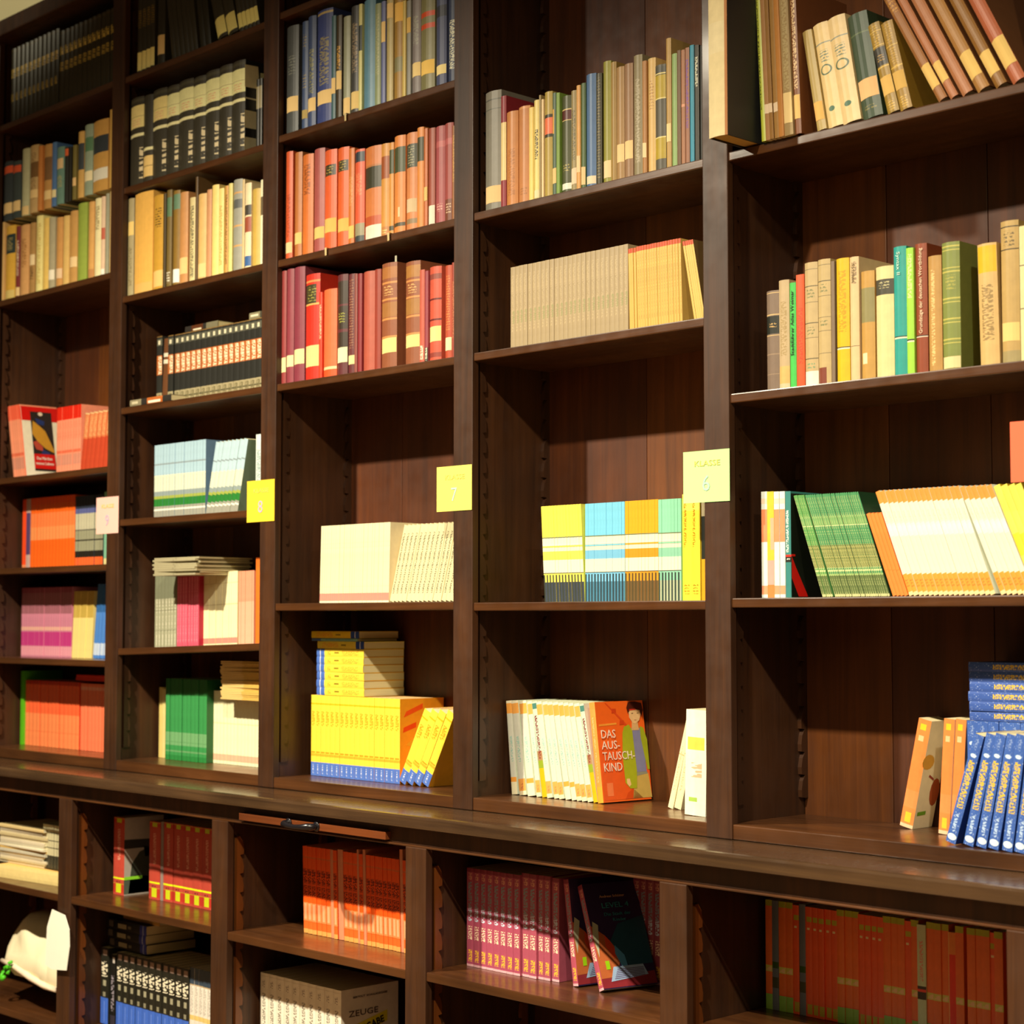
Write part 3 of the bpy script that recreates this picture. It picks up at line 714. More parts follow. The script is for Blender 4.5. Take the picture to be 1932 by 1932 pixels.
row('crimson book shelf', .9705, YF, '''
524 536 512 a04040 crimson cloth book;L10-23:f0e4a8
536.6 550 509 98404c plum cloth book;L14-24:f4e8b0
551 570.7 506 903c4c wider plum cloth book;L15-28:f4e4a8
572.5 599 520 d83420 scarlet book with dark title plate;F72-90@0-80:403c20 H74-88:a09c48 B92-94:e89858 B70-72:f0b868 L12-32:ecd490
600 606 552 e84424 slim scarlet book with white title;T45-85:f0c8a0
606.8 631 548 fc7848 flame orange low book;B7-11:f8e0a8 B0-3:fcd080 B0-8:f86030
632.6 651.8 520 683034 black and garnet patterned book;B70-93:3c3024 B45-68:3c3024 B22-42:3c3024 H52-62:b0b048 L12-27:f0f0c0
652.6 665.5 518 6c3034 garnet book with dotted pattern;H25-95:a87858 L9-18:ecdca0
666.5 671.5 517 985048 thin brick red book
672.3 680 517 942c34 thin ruby book
681.3 702 514 c0604c dusty coral wide book
702.8 714.5 509 a04030 russet book
715.3 743.5 499 9c5c3c thick leather volume with gilt panels;B80-82:dc9858 B85-96:b87840 B64-66:dc9858 B48-62:b07840 B45-47:dc9858 B28-30:dc9858 H69-78:e0b070 L14-28:f8dc90
761.8 789 496 9c5c3c second thick leather volume with gilt panels;B80-82:dc9858 B84-96:b88040 B64-66:dc9858 B48-63:b07c40 B45-47:dc9858 B28-30:dc9858 H69-78:e0b070 L16-28:f8dc90
789.6 799 510 cc6450 rose slim book;T2-18:f0f0d0
799.6 806 512 a04450 plum slim book;B0-15:2c2420 T1-15:f0f0d0
806.7 828.5 505 d86048 coral red ribbed book;B86-92:984c40 B64-66:702824 B42-44:702824 L20-36:f4e498 B3-8:9c4438
838.5 850.5 502 c45438 red ribbed book with gilt marks;H30-90:e0944c L8-22:f4e8b8
851.3 857.5 496 a84838 tall brick book by the post;T20-80:c87850''', 'crimson and leather books', d=.165, g=.8)
# bookmarks poking out
bm1 = box('page_marker', (0, .006, 0, .001, 0, .03), plain('b8b49c', .7)); bm1.location = (Xat(745, .03, 1.17), .03, Zat(500, Xat(743, .012, 1.17), .012)-.004); tag(bm1, 'small grey page marker sticking out of the first thick leather volume', 'bookmark')
for px, py, zz, lb in ((650, 222, 1.5793, 'cream paper slip hanging over the edge of the blue book shelf'), (613, 478, 1.2728, 'cream paper slip hanging over the left of the orange book shelf'), (731, 445, 1.2728, 'cream paper slip hanging over the right of the orange book shelf')):
    X = Xat(px, 0, zz)
    V = [(0, .012, .0008), (.007, .012, .0008), (0, -.0005, .0008), (.007, -.0005, .0008), (.002, -.001, -.018), (.008, -.001, -.017)]
    V += [(a, b-.0004, c+.0004) for a, b, c in V]
    s_ = link('paper_slip', mesh('paper_slip', V, [(0, 1, 3, 2), (2, 3, 5, 4), (6, 8, 9, 7), (8, 10, 11, 9), (0, 2, 8, 6), (1, 7, 9, 3), (2, 4, 10, 8), (3, 9, 11, 5), (0, 6, 7, 1), (4, 5, 11, 10)], [plain('c8b480', .8)]), None, (X, 0, zz)); tag(s_, lb, 'paper slip')
# cream booklets
ZS = .4410
CB = [(0, .02, 'ece4c4'), (.02, .12, 'e09080'), (.20, .205, 'e0d0a0'), (.58, .84, 'e2dab4'), (.70, .705, 'c8c0a0'), (.76, .765, 'c8c0a0')]
pack(602.5, 733, 32, 993, ZS, .06, .14, 'cream booklet with a rosy foot line, upright below the lemon note', 'cream booklets, upright', 'e6dcb6', CB, name='booklet', xt=606, jit=.001)
pack(734, 857, 15, 993, ZS, .058, .14, 'cream booklet with printed spine slanting right below the lemon note', 'cream booklets, slanting', 'e2d8ac', [], [(.1, .9, .3, .7, '7c785c', 'v')], name='booklet', xt=762, side='f0dcb0')
# yellow school books
ZS = .0265
YB = [(0, .165, '5478cc'), (.165, .17, 'f8d0a0'), (.24, .27, 'e8b030'), (.88, .90, 'e8b818')]
YT = [(.62, .80, .2, .8, 'e89c1c', 'v'), (.28, .30, .1, .9, 'd89c20', 'f'), (.02, .14, .4, .6, 'd8dcf0', 'v')]
yl, yw, yh, yX0, yp, _ = pack(585.5, 753.5, 18, 1311, ZS, .100, .135, 'yellow and blue school book upright under the lying yellow ones', 'yellow school books, upright', 'fcdc48', YB, YT, jit=.001, side='f0a020')
last = yl[-1]
for pts, c in (([(.012, yh*.78), (.07, yh*.88), (.07, yh*.94), (.02, yh*.85)], 'f05818'), ([(.010, yh*.60), (.05, yh*.66), (.05, yh*.72), (.012, yh*.66)], 'e84c14'), ([(.02, yh*.45), (.11, yh*.35), (.12, yh*.5), (.05, yh*.56)], 'e8b028'), ([(.06, yh*.2), (.11, yh*.12), (.12, yh*.25), (.09, yh*.3)], 'a89820')):
    prism('cover_print', pts, .0003, plain(c, .4), last, FR_COVER, (yw+.0001, 0, 0))
pack(752, 809, 4, 1346, ZS, .094, .125, 'yellow and blue school book slanting right against the post', 'yellow school books, slanting', 'fcdc48', YB, YT, xt=799, side='d89820', h=yh*.97)
Zt = ZS+yh+.001
lying(597, 702, 1312, 1229, .102, .125, 6, Zt, 'paperback_book', 'yellow school book lying flat, blue end left', 'lying yellow school books, blue end left', 'fcdc48', [(0, .165, '4c70c4'), (.07, .085, 'e0e4f0')], [(.55, .90, .15, .85, 'f08028', 'h'), (.38, .48, .4, .6, '907820', 'f'), (.24, .30, .2, .8, 'e8a830', 'v')], X0=yX0+.018, length=.178, H=.111, side='e8b030')
lying(598, 702, 1228, 1211, .102, .125, 1, Zt+.1115, 'paperback_book', uniq('yellow school book lying with its blue end to the right below the teal one'), None, 'fcdc48', [(0, .165, '2c4ca0'), (.07, .085, 'e0e4f0')], [(.55, .90, .15, .85, 'f08028', 'h'), (.38, .48, .4, .6, '907820', 'f')], flip=True, X0=yX0+.020, length=.178, H=.0175, jx=0)
lying(584, 692, 1210, 1203, .100, .120, 1, Zt+.1295, 'paperback_book', uniq('thin teal paperback sandwiched in the yellow pile'), None, '8cb8a0', [(.0, .2, '5470a0')], [(.3, .9, .2, .6, '5c8078', 'v')], X0=yX0+.002, length=.178, H=.0065, jx=0)
lying(584, 702, 1203, 1187, .100, .122, 1, Zt+.1365, 'paperback_book', uniq('yellow school book on the very top of the yellow pile'), None, 'f4cc20', [(0, .165, '2c4ca0'), (.07, .085, 'e0e4f0')], [(.55, .90, .15, .85, 'e87828', 'h'), (.38, .48, .4, .6, '907820', 'f')], flip=True, X0=yX0, length=.182, H=.0165, jx=0)
# ------------------------------------------------------------------ column 4
row('upper shelf of the fourth column', 1.2745, YF, '''
911 940.5 176 807c70 smoke grey volume with cream label;L6-20:e8c48c B84-85:5c5c54 B92-93:5c5c54 d20
941.3 951.3 182 8c2430 maroon and cream slim book;B24-76:e8d090 d20
952.5 973.8 213 c88448 terracotta brown book;T10-60:b07038
974.4 995.7 203 c48450 second terracotta brown book;B97-99:d89860 H8-16:a87040
996.3 1005 204 f0d478 butter yellow slim book
1005.8 1015.6 190 ecd888 cream book lettered in black;T40-70:504828 L0-9:e8dcb0 H2-8:504828
1016.3 1020 180 a08c5c thin taupe book
1020.8 1025 188 ecd0a0 thin cream book
1025.8 1040.2 175 b49c4c olive book with orange panel;B56-78:383420 B59-75:ec7850
1040.8 1047.8 176 4c6450 dark teal slim book;L11-26 F60-84@5-50:e8b050
1048.5 1055 176 7c9c40 leaf green slim book
1055.8 1075 183 4c5030 bottle green book with maroon title;B74-86:582420 B74-75:d8c080 B85-86:d8c080 B3-9:e8e8d8 H22-30:b8a860
1075.8 1086 172 9c8c60 taupe book with faded title;T30-80:6c6448 L6-22:e8d0b0
1086.7 1094 162 d8a058 apricot slim book;L16-32:f0d0a0
1094.7 1103.3 158 4c6438 forest green slim book;L3-20:e8c894
1104 1122.3 142 5474a0 denim blue book;L2-9:e8d8b8
1123 1134 140 3c3820 marbled black book;H4-96:7c7048
1135 1149.5 117 989440 moss green book;L4-18:f0d4a4
1150 1160.5 118 a08040 brown moss slim book
1161.2 1175.8 128 a88454 fawn book with cream label;L15-31:f0d098
1176.3 1192 122 987454 mushroom book with cream label;L16-32:f0d098
1193.8 1210 106 908464 ash grey book;T10-80:b0a488
1211 1218.8 116 b07c44 slim rust book;L14-27:f0d8a8
1219.4 1233.8 111 dcb874 wheat coloured book;H55-80:b88c50
1234.5 1254.3 125 585448 slate and yellow patterned book;B68-90:b8a030 B92-98:4c4c44 B10-30:b8a030 B67-68:e8d890 B30-31:e8d890 B91-92:e8d890
1255.3 1264.5 73 bc9858 tall narrow tan book;L20-34:f0d8a0
1265.3 1276 102 90b070 mint green book
1276.7 1283.8 96 6c5034 umber slim book
1284.5 1291.5 95 a87454 pinkish brown slim book;B50-52:e0a080
1292.2 1300 91 9c6c54 mulberry slim book;T30-90:7848a0
1300.7 1308.3 86 2c94b4 turquoise slim book
1309 1317.5 86 34342c graphite book with white lettering;T64-90:d8d8c0
1318.2 1325 86 1c1a14 jet black book by the post''', 'mixed books, upper shelf of fourth column', g=0.92)
ZS = .9715
pack(962, 1185, 26, 505, ZS, .02, .15, 'grey beige periodical on the fourth column middle shelf', 'grey beige periodicals', 'b4a07c', [], [(.2, .9, .3, .7, 'c8b48c', 'v'), (.3, .45, .6, .9, '949c60', 'v')], name='magazine', g=.85)
pack(1187, 1201, 3, 470, ZS, .018, .15, 'straw yellow red-headed periodical beside the grey beige ones', 'straw yellow periodicals, small run', 'e8bc60', [(.94, 1, 'd45428')], name='magazine', g=.82, xt=1184)
pack(1202.5, 1286.5, 17, 466, ZS, .018, .15, 'straw yellow red-headed periodical in the long run', 'straw yellow periodicals, long run', 'e8bc60', [(.94, 1, 'd45428')], [(.1, .9, .6, .8, 'c09440', 'v')], name='magazine', g=.82, xt=1199)
pack(1309, 1330, 5, 457, ZS, .018, .15, 'straw yellow periodical with red head slanting against the post', 'straw yellow periodicals, slanting', 'ecc468', [(.94, 1, 'd45428')], name='magazine', g=.82, xt=1287, side='7c6038')
# coloured school books
ZS = .4382
def rainbow(c, c2): return [(0, .2, '3c4448' if c2 == 0 else c2), (.2, .29, c), (.29, .30, '404438'), (.30, .43, 'f0e8cc'), (.43, .52, c), (.52, .56, 'ece4c8'), (.56, .565, '90987c'), (.575, .58, 'a8a888'), (.58, .60, 'f0e8d0'), (.60, .66, 'f4ecc8'), (.66, .668, '707c60')]
W3 = 'coloured school books under the green note'
pack(1027, 1103, 13, 956, ZS, .075, .14, 'yellow striped school book left of the sky blue ones', W3+', yellow', 'f0e058', rainbow('e0d460', '3c4450'), jit=.001, xt=1020, texts=[(.0, .28, .0, .45, '3a4038', 'f')])
pack(1104, 1178.5, 13, 951, ZS, .075, .14, 'sky blue striped school book between the yellow and orange ones', W3+', blue', '78c8e8', rainbow('78bce0', '48809c'), jit=.001, texts=[(.0, .28, .0, .5, '303c40', 'f')])
pack(1179.5, 1242, 10, 946, ZS, .075, .14, 'orange striped school book between the blue and mint ones', W3+', orange', 'f4a824', rainbow('e89828', '6c5430'), jit=.001, texts=[(.0, .28, .0, .5, '54482c', 'f')])
pack(1242.5, 1285, 7, 943, ZS, .075, .14, 'mint green striped school book right of the orange ones', W3+', mint', '8cd4b0', rainbow('8cc8ac', 'b0b898'), jit=.001, texts=[(.0, .28, .0, .5, '34403c', 'f')])
pack(1286.5, 1320, 2, 933, ZS, .07, .14, 'plain bright yellow grammar book beneath the green note', 'bright yellow grammar books', 'fcdc40', [(.84, 1, 'fce460')], [(.50, .94, .2, .5, 'b88c10', 'v'), (.06, .16, .2, .8, 'b08c18', 'h')])
row('under the green note', ZS, .07, '1321.3 1334 930 c8bc98 white black and orange book by the post;B38-78:20241c B0-38:fca41c k', d=.14)
# paperbacks with orange heads
ZS = .0278
OB = [(.0, .10, 'fce8bc'), (.04, .17, 'fcac58'), (.86, 1, 'fcb058'), (.97, 1, 'fcf0d0')]
OBp = [(.0, .13, 'fcf0c8'), (.13, .18, 'fca848'), (.86, 1, 'fcac50'), (.97, 1, 'fcf0d0')]
OT = [(.35, .62, .3, .7, 'a4ccc0', 'v')]
MB = [(.0, .3, 'e8b818'), (.30, .38, '98ac30'), (.92, .98, '50887c'), (.38, .48, 'b08860')]
seq = [(963, 977, 'w'), (979, 992, 'o'), (995, 1009, 'w'), (1010, 1019, 'o'), (1021, 1031, 'm'), (1032, 1043, 'o'), (1044, 1053, 'o'), (1054, 1064, 'o'), (1066, 1077, 'w'), (1078, 1087, 'w'), (1088, 1097, 'o'), (1098, 1107, 'o'), (1108, 1118, 'o'), (1119, 1127, 'm')]
xt0 = [952, 963, 978, 992, 1001, 1011, 1021.5, 1031, 1041, 1052, 1062, 1072, 1082, 1092, 1103]
protos = {}
names = {'w': ('white paperback with orange head and pale foot', 'white paperbacks with pale foot'), 'o': ('white paperback with orange head and foot', 'white paperbacks with orange foot'), 'm': ('mint paperback with yellow foot and red letters', 'mint and yellow paperbacks')}
Y4 = .105
for i, ((a, b, k), t) in enumerate(zip(seq, xt0)):
    X0 = Xat(a, Y4, ZS); X1 = Xat(a+min(b-a, xt0[i+1]-t-.6), Y4, ZS); ztp = Zat(1323+i*.55, X0, Y4); ln = math.atan2(Xat(t, Y4, ztp)-X0, ztp-ZS)
    cov_, bd, tx = {'w': ('dcdccc', OBp, OT), 'o': ('dcdccc', OB, OT+[(.05, .13, .3, .7, 'd88850', 'v')]), 'm': ('c4d8c4', MB, [(.40, .85, .25, .75, '8c3c38', 'v')])}[k]
    r_, kids = book(X0, (X1-X0)*math.cos(ln), (ztp-ZS)/math.cos(ln), .125 if i else .108, Y4+random.uniform(0, .004), ZS, 'paperback_book', uniq(names[k][0]+', %s from left' % ('1st 2nd 3rd'.split()+['%dth' % q for q in range(4, 20)])[i]), names[k][1], plain('e8f0d8', .35), spine_mat(cov_, bd, tx, .35), False, ln)
    strip(r_)
X0 = Xat(1128, .103, ZS); X1 = Xat(1139.5, .103, ZS); zt_ = Zat(1327, X0, .103); ln = math.atan2(Xat(1109, .103, zt_)-X0, zt_-ZS)
wN = (X1-X0)*math.cos(ln); hN = (zt_-ZS)/math.cos(ln)
nov, _ = book(X0, wN, hN, .137, .103, ZS, 'paperback_book', uniq('orange novel with a boy in a green jacket on its cover'), None, plain('f46820', .3, .06), spine_mat('fc9c48', [(.0, .16, 'fca838'), (.86, .93, 'fca050')], [(.2, .85, .3, .6, 'fcb878', 'v')], .35), False, ln, yaw=-.10)
strip(nov)
def nv(pts, c, nm='cover_picture', lift=.0004):
    return prism(nm, [(y*.137, z*hN) for y, z in pts], .0002, plain(c, .35), nov, FR_COVER, (wN+lift, 0, 0))
nv([(.03, .02), (.985, .02), (.985, .52), (.4, .50), (.03, .55)], 'ec5c1c', 'cover_tint')
nv([(.45, .02), (.80, .02), (.62, .12), (.50, .08)], 'd84c14', 'cover_tint', .0006)
nv([(.20, .985), (.23, .985), (.55, .80), (.66, .72), (.64, .70), (.50, .80)], 'e04c1c', 'cable_drawing')
for cy_, cz_ in ((.36, .90), (.50, .78)): nv([(cy_-.04, cz_-.02), (cy_+.05, cz_-.015), (cy_+.05, cz_+.025), (cy_-.03, cz_+.025)], 'd44418', 'cable_car_drawing', .0006)
nv([(.05, .755), (.40, .765), (.40, .785), (.05, .775)], 'fc9c38', 'author_line')
nv([(.60, .02), (.985, .02), (.95, .26), (.68, .26)], 'c8a858', 'trousers_drawing', .0006)
nv([(.70, .24), (.94, .26), (.90, .30), (.70, .29)], '90907c', 'trousers_drawing', .0008)
nv([(.66, .28), (.92, .28), (.90, .72), (.66, .72)], '8484a8', 'shirt_drawing', .0010)
nv([(.47, .18), (.56, .12), (.69, .12), (.72, .30), (.70, .70), (.64, .76), (.54, .74), (.50, .68), (.46, .45)], 'a8b020', 'jacket_drawing', .0013)
nv([(.86, .74), (.93, .72), (.985, .60), (.985, .30), (.94, .30), (.90, .45), (.86, .62)], 'a0a820', 'jacket_drawing', .0013)
nv([(.69, .70), (.84, .70), (.82, .80), (.71, .80)], 'dcb078', 'neck_drawing', .0014)
nv([(.66, .90), (.66, .83), (.72, .775), (.78, .765), (.86, .80), (.90, .86), (.88, .93), (.76, .95)], 'ecc088', 'face_drawing', .0017)
nv([(.64, .87), (.62, .93), (.66, .985), (.80, .99), (.93, .97), (.95, .90), (.91, .84), (.88, .90), (.76, .915), (.68, .90)], '4c1c10', 'hair_drawing', .0020)
nv([(.66, .90), (.80, .905), (.80, .915), (.68, .915)], 'cc2c1c', 'headband_drawing', .0023)
nv([(.50, .22), (.56, .22), (.58, .16), (.54, .14), (.50, .17)], 'ecc088', 'hand_drawing', .0015)
for (a, b) in ((.71, .868), (.82, .868)): nv([(a, b), (a+.035, b), (a+.035, b+.006), (a, b+.006)], '503828', 'eye_drawing', .0020)
nv([(.755, .80), (.80, .80), (.80, .804), (.755, .804)], 'a04c3c', 'mouth_drawing', .0020)
whm = plain('fce4d0', .5)
for s_, zz, wq in (('DAS', .635, .28), ('AUS-', .525, .36), ('TAUSCH-', .415, .64), ('KIND', .305, .36)):
    text(s_, hN*.118, whm, nov, FR_COVER, (wN+.0022, .137*.055, hN*zz), 'title', width=.137*wq)
nv([(.10, .06), (.22, .06), (.22, .19), (.10, .19)], 'fc8048', 'publisher_mark', .0007)
# white books at the right
X0 = Xat(1260, .12, ZS); X1 = Xat(1276, .12, ZS); zt_ = Zat(1354, X0, .12); 
for i, (a, t, y_, w_) in enumerate(((1260, 1296, .13, .013), (1272, 1305, .128, .017))):
    X0 = Xat(a, y_, ZS); zt_ = Zat(1353, X0+.03, y_); ln = math.atan2(Xat(t, y_, zt_)-X0, zt_-ZS)
    r_, _ = book(X0, w_, (zt_-ZS)/math.cos(ln)-.006, .105, y_, ZS, 'paperback_book', uniq(('ivory' if i else 'outermost ivory')+' book slanting right by the post on the bottom shelf of the fourth column'), None, plain('f4ecc8', .4), spine_mat('f4e8bc', [(.6, .61, 'd8b878')], [(.2, .7, .3, .6, 'e0c898', 'v')]), False, ln); strip(r_)
X0 = Xat(1291, .065, ZS); zt_ = Zat(1336, X0+.03, .065)
r_, _ = book(X0, .052, zt_-ZS-.004, .06, .065, ZS, 'paperback_book', uniq('thick white book with yellow and brown drawings cut off by the post'), None, plain('fcf8dc', .4), spine_mat('fcf8dc', [], [(.62, .74, .1, .9, 'fcd858', 'f'), (.36, .5, .3, .8, 'e8b890', 'w'), (.13, .17, .2, .6, 'a8cc58', 'f')]), False, .03); strip(r_)
# ------------------------------------------------------------------ column 5
ZS = 1.2755
def standing(xb, yb, xr, Z, xtop=None, ytop=0): pass
Yb = -.094; X0 = 2.862; X1 = 2.905
GAIN = 1.1
big, _ = book(X0, X1-X0, .34, .235, Yb, ZS+.0003, 'ledger_volume', uniq('big whitish ledger overhanging the post at the top of the fifth column'), None, plain('1c1c1c', .5), spine_mat('c8b88c', [(.45, .62, 'cabc94')], [(.0, 1, .88, 1, 'a06c40', 'f')], .8), True, pg=pages_mat('c8a050'), bulge=.004); strip(big)
GAIN = 1.0
row('top shelf of the fifth column', ZS, YF, '''
1434 1442 -30 b4bc40 lime and black lettered book;T20-100@10-45:30301c >-2.4 y-1.0
1442.5 1451 -30 a87c50 thin fawn pamphlet;L17-23:e0c8a8 k >-2.4 y-1.0
1451.6 1459 -30 946c38 thin umber pamphlet;L17-23:e0c8a8 k >-2.4 y-1.0
1459.6 1468 -30 a07840 thin walnut pamphlet;L17-23:e0c8a8 k >-2.4 y-1.0
1468.6 1478 -30 bc8040 thin caramel pamphlet;k >-2.4 y-1.0
1479 1495.5 -30 a48c60 taupe pamphlet with crinkled label;L8-28:e8cc90 T30-90:b8a478 k >-2.4 y-0.8
1497 1509 -30 7c4824 chestnut book with white title;L10-26:e8c078 T30-90:d8b888 >-2.4 y-0.6
1540 1557.5 54 b8a060 khaki and buff book;L10-28:ecb868 >-9.5
1558.5 1587 42 e8cc90 first white book with an oval emblem;B80-81:90988c H62-74:788874 O50-60@12-88:587058 E15-20@30-70:487058 >-9.5
1588 1622.5 31 e8cc94 second white book with an oval emblem;B80-81:90988c H62-74:788874 O50-60@12-88:587058 E15-20@30-70:487058 >-9.5
1624.5 1662 25 344830 dark green cloth volume;L19-37:ecc088 B80-81:607048 H8-12:807840 >-9.5
1673.5 1696 40 9c7c28 gilt leather volume with black panel;B52-72:343028 H57-64:b89048 L20-40:e0b868 H2-14:d8b048 B74-75:e0bc58 B90-91:e0bc58 B50-51:e0bc58 H76-98:d0a840 >-13.5
1697.5 1720.5 37 a07c28 second gilt leather volume;L23-43:d8b060 H46-70:c8a040 B48-49:e0bc58 B72-73:e0bc58 H76-98:c8a040 H2-16:d8b048 >-13.5''', 'top shelf of fifth column', g=0.95, d=.16)
LN = [(1770, 1790.5, -.487, '9c6838', (.10, .28), 'hazel'), (1792.5, 1811, -.485, 'b07048', (.13, .28), 'cinnamon'), (1815, 1839.5, -.48, 'b0744c', None, 'unlabelled rosy brown'), (1843.5, 1871.5, -.475, 'a8783c', (.10, .29), 'sandy brown'), (1878, 1903.5, -.47, '8c6024', (.09, .26), 'toffee brown'), (1909.5, 1940, -.465, 'b0603c', (.12, .33), 'brick brown')]
GAIN = .95
for a, b, ln, hx, lb, nm in LN:
    X0 = Xat(a, YF, ZS); X1 = Xat(b, YF, ZS); cl = math.cos(ln); wq = (X1-X0)*cl*.93
    st = [(lb[0], lb[1], plain('e4c070', .8, .05), .02, .98, .001)] if lb else []
    r_, _ = book(X0, wq, .27, .17, YF, ZS+.0003, 'hardback_book', uniq(nm+' cloth volume '+('with cream label ' if lb else '')+'slanting steeply, fifth column top shelf'), 'steeply slanting brown volumes', plain('7c4c24', .6), spine_mat(hx, [(.97, .98, '60402a')], [(.72, .84, .1, .9, 'd09c48', 'h')] if nm == 'hazel' else []), True, ln, 0, st, bulge=wq*.22); strip(r_)
GAIN = 1.0
mid = row('middle shelf of the fifth column', .8200, YF, '''
1443 1467.5 550 847060 mauve grey banded volume;B56-74:20241c B54-55:d8b880 B75-76:d8b880 B97-98:d8b880 B35-36:a08870 B15-16:a08870 H62-68:c8a468
1468.5 1488 530 c8b088 beige book with dim title;T30-80:b09868 B0-20:e0b870 B0-4:d0c8a0
1488.7 1500.3 534 48cc58 emerald green thin book
1501 1516.3 519 ec5824 vermilion thin book;T20-70:d04418 k
1517 1541.5 497 c8b080 stone book with ruled lines and white label;B0-11:f4ece0 B94-94.5:686048 B80-80.5:686048 B67-67.5:686048 B50-50.5:686048 B38-38.5:686048 B21-21.5:686048 H70-78:88885c H41-47:88885c H13-18:88a078
1542.5 1566 491 c8b07c stone book with ruled lines and brown patch;F0-13@2-70:84402c B95-95.5:686048 B82-82.5:686048 B70-70.5:686048 B53-53.5:686048 B42-42.5:686048 B24-24.5:686048 H73-80:88885c H46-51:88885c
1566.5 1573.5 493 84705c thin grey brown board book
1576.5 1600.5 489 ecc014 canary yellow book with black and white line;B27-27.8:201c10 B26-27:fcf4d0 T40-90:d0a010
1603.5 1620.5 486 e8c898 cream book with thin black line;B27-27.7:302818 T78-96:a08868 d20
1622.5 1648 513 c89c50 buff book with khaki panel;B52-84:948c5c F14-24@10-50:f4e8b8
1651 1684.5 505 f0dca0 broad ivory book with black title block;B74-88:48463a H80-86:c8c090 d14
1686 1710 467 28a49c turquoise book with black and white line;B29-30:14201c B28-29:f4f0d0
1711.2 1725 469 a8e448 lime green thin book;B26-27:20281c B25-26:f4f4d0 T60-95:d8f4a0
1725.8 1748 461 944424 red brown book titled in white;B28-28.8:201008 B27-28:f0dcc8 d17
1749.5 1774.5 484 c09450 camel book with gilt letters;T5-88@25-55:ecc884
1775 1808.5 459 849048 sage green gilt-ruled volume;B96-97:c8c060 B93-94:c8c060 B79-80:c8c060 B76-77:c8c060 H62-74:b0ac50 B55-56:c8c060 B52-53:c8c060 B39-40:c8c060 B36-37:c8c060 B23-24:c8c060 B20-21:c8c060 L0-10:f4d8a0 d20
1847.5 1884 462 dcb878 straw book with yellow label;F76-98@2-98:e8bc18 T20-66:a08450 >-1
1888 1922 419 c4a464 large drab volume with black rules;B95-95.8:30281c B79-79.8:30281c H82-93:685834 L15-28:f4d084 B0-8:a89868 d19
1924 1945 427 e8dca4 cream and teal book at the picture edge;B70-71:685c40 B38-39:685c40 k''', 'middle shelf of fifth column', g=0.85, d=.155)
r_, wd_, h_2 = mid[2]
dk = plain('14301c', .5)
text('Stadtführer Atlas Weimar', .0095, dk, r_, FR_UPW, (wd_*.72, -.0006, h_2*.30), 'title', width=h_2*.62)
r_, wd_, h_2 = mid[13]
text('Grundzüge der deutschen Wortbildung', .0095, plain('ecd0b0', .5), r_, FR_UPW, (wd_*.66, -.0006, h_2*.30), 'title', width=h_2*.66)
r_, wd_, h_2 = mid[11]
text('Syntax II', .0095, plain('c8e8d8', .5), r_, FR_DOWN, (wd_*.35, -.0006, h_2*.96), 'title', width=h_2*.18)
r_, wd_, h_2 = mid[8]
text('Syntax', .0075, plain('88744c', .5), r_, FR_DOWN, (wd_*.35, -.0006, h_2*.95), 'title', width=h_2*.16)
# school books leaning left
ZS = .4418
WB = [(0, .03, 'f4ecd8'), (.03, .11, 'f0a078'), (.66, .67, 'f8e8c0'), (.52, .83, 'f09468'), (.83, .90, 'f0dcc0')]
row('shelf of green magazines in the fifth column', ZS, .045, '''
1434.8 1446.5 928 e4ece4 white booklet with orange middle, outermost;B52-83:f09468 B3-11:f0a078 B88-93:f0d8c0 k
1447.2 1460 928 d8c43c yellow booklet with a pink figure;B0-35:e8a89c B0-12:f08848 F45-75@50-100:e8b090 k
1460.7 1470.5 928 e4ece4 white booklet with orange middle;B52-83:f09468 B3-11:f0a078 B88-93:f0d8c0 k
1471 1481 927.5 e4ece4 white booklet with orange middle, innermost;B52-83:f09468 B3-11:f0a078 B88-93:f0d8c0 k
1481.7 1492 927.5 388480 teal paperback lettered in white;T42-82@10-60:e8f0e0 B33-38:1c1c14 B38-40:e02c1c H34-37:f0f0e0 k d15''', 'booklets left of the green magazines', d=.16)
nb = [o for o in bpy.data.objects if o.get('label', '').startswith('teal paperback lettered')][0]
whx = Xat(1492, .045, ZS)-Xat(1481.7, .045, ZS)-.0004
prism('cover_picture', R4(.001, .165, .001, .19), .0002, plain('181a14', .4, .5, 20), nb, FR_COVER, (whx+.0002, 0, 0))
prism('cover_ribbon', [(.002, .075), (.014, .055), (.050, .002), (.022, .002), (.002, .035)], .0002, plain('e01c14', .4), nb, FR_COVER, (whx+.0006, 0, 0))
prism('cover_ribbon', R4(.001, .012, .075, .079), .0002, plain('e01c14', .4), nb, FR_COVER, (whx+.0006, 0, 0))
GB = [(.0, .02, 'c8c890'), (.20, .215, 'a0bc74'), (.24, .255, 'd4dc9c'), (.27, .275, 'd0d498'), (.02, .20, '5a6c3c'), (.28, .50, '6c7c44'), (.68, .69, 'd0d8a0'), (.69, .77, '70a464'), (.77, .78, '98b878')]
GT = [(.02, .98, .0, .35, 'b8c080', 'v'), (.28, .5, .5, .9, 'b4a864', 'v')]
pack(1551, 1571, 5, 936, ZS, .045, .15, 'green magazine in the small leaning bundle of five', 'green magazines, small bundle', '5c9c54', GB, GT, name='magazine', xt=1497)
pack(1575, 1679, 25, 935, ZS, .045, .15, 'green magazine in the long leaning run', 'green magazines, long run', '48905c', GB, GT, name='magazine', xt=1519, side='183820')
pack(1684, 1713, 4, 971, ZS, .045, .13, 'plain orange school book leaning between the green magazines and the white ones', 'plain orange school books', 'f8883c', [(.3, .31, 'e87c34')], name='paperback_book', xt=1634.5, side='f07828')
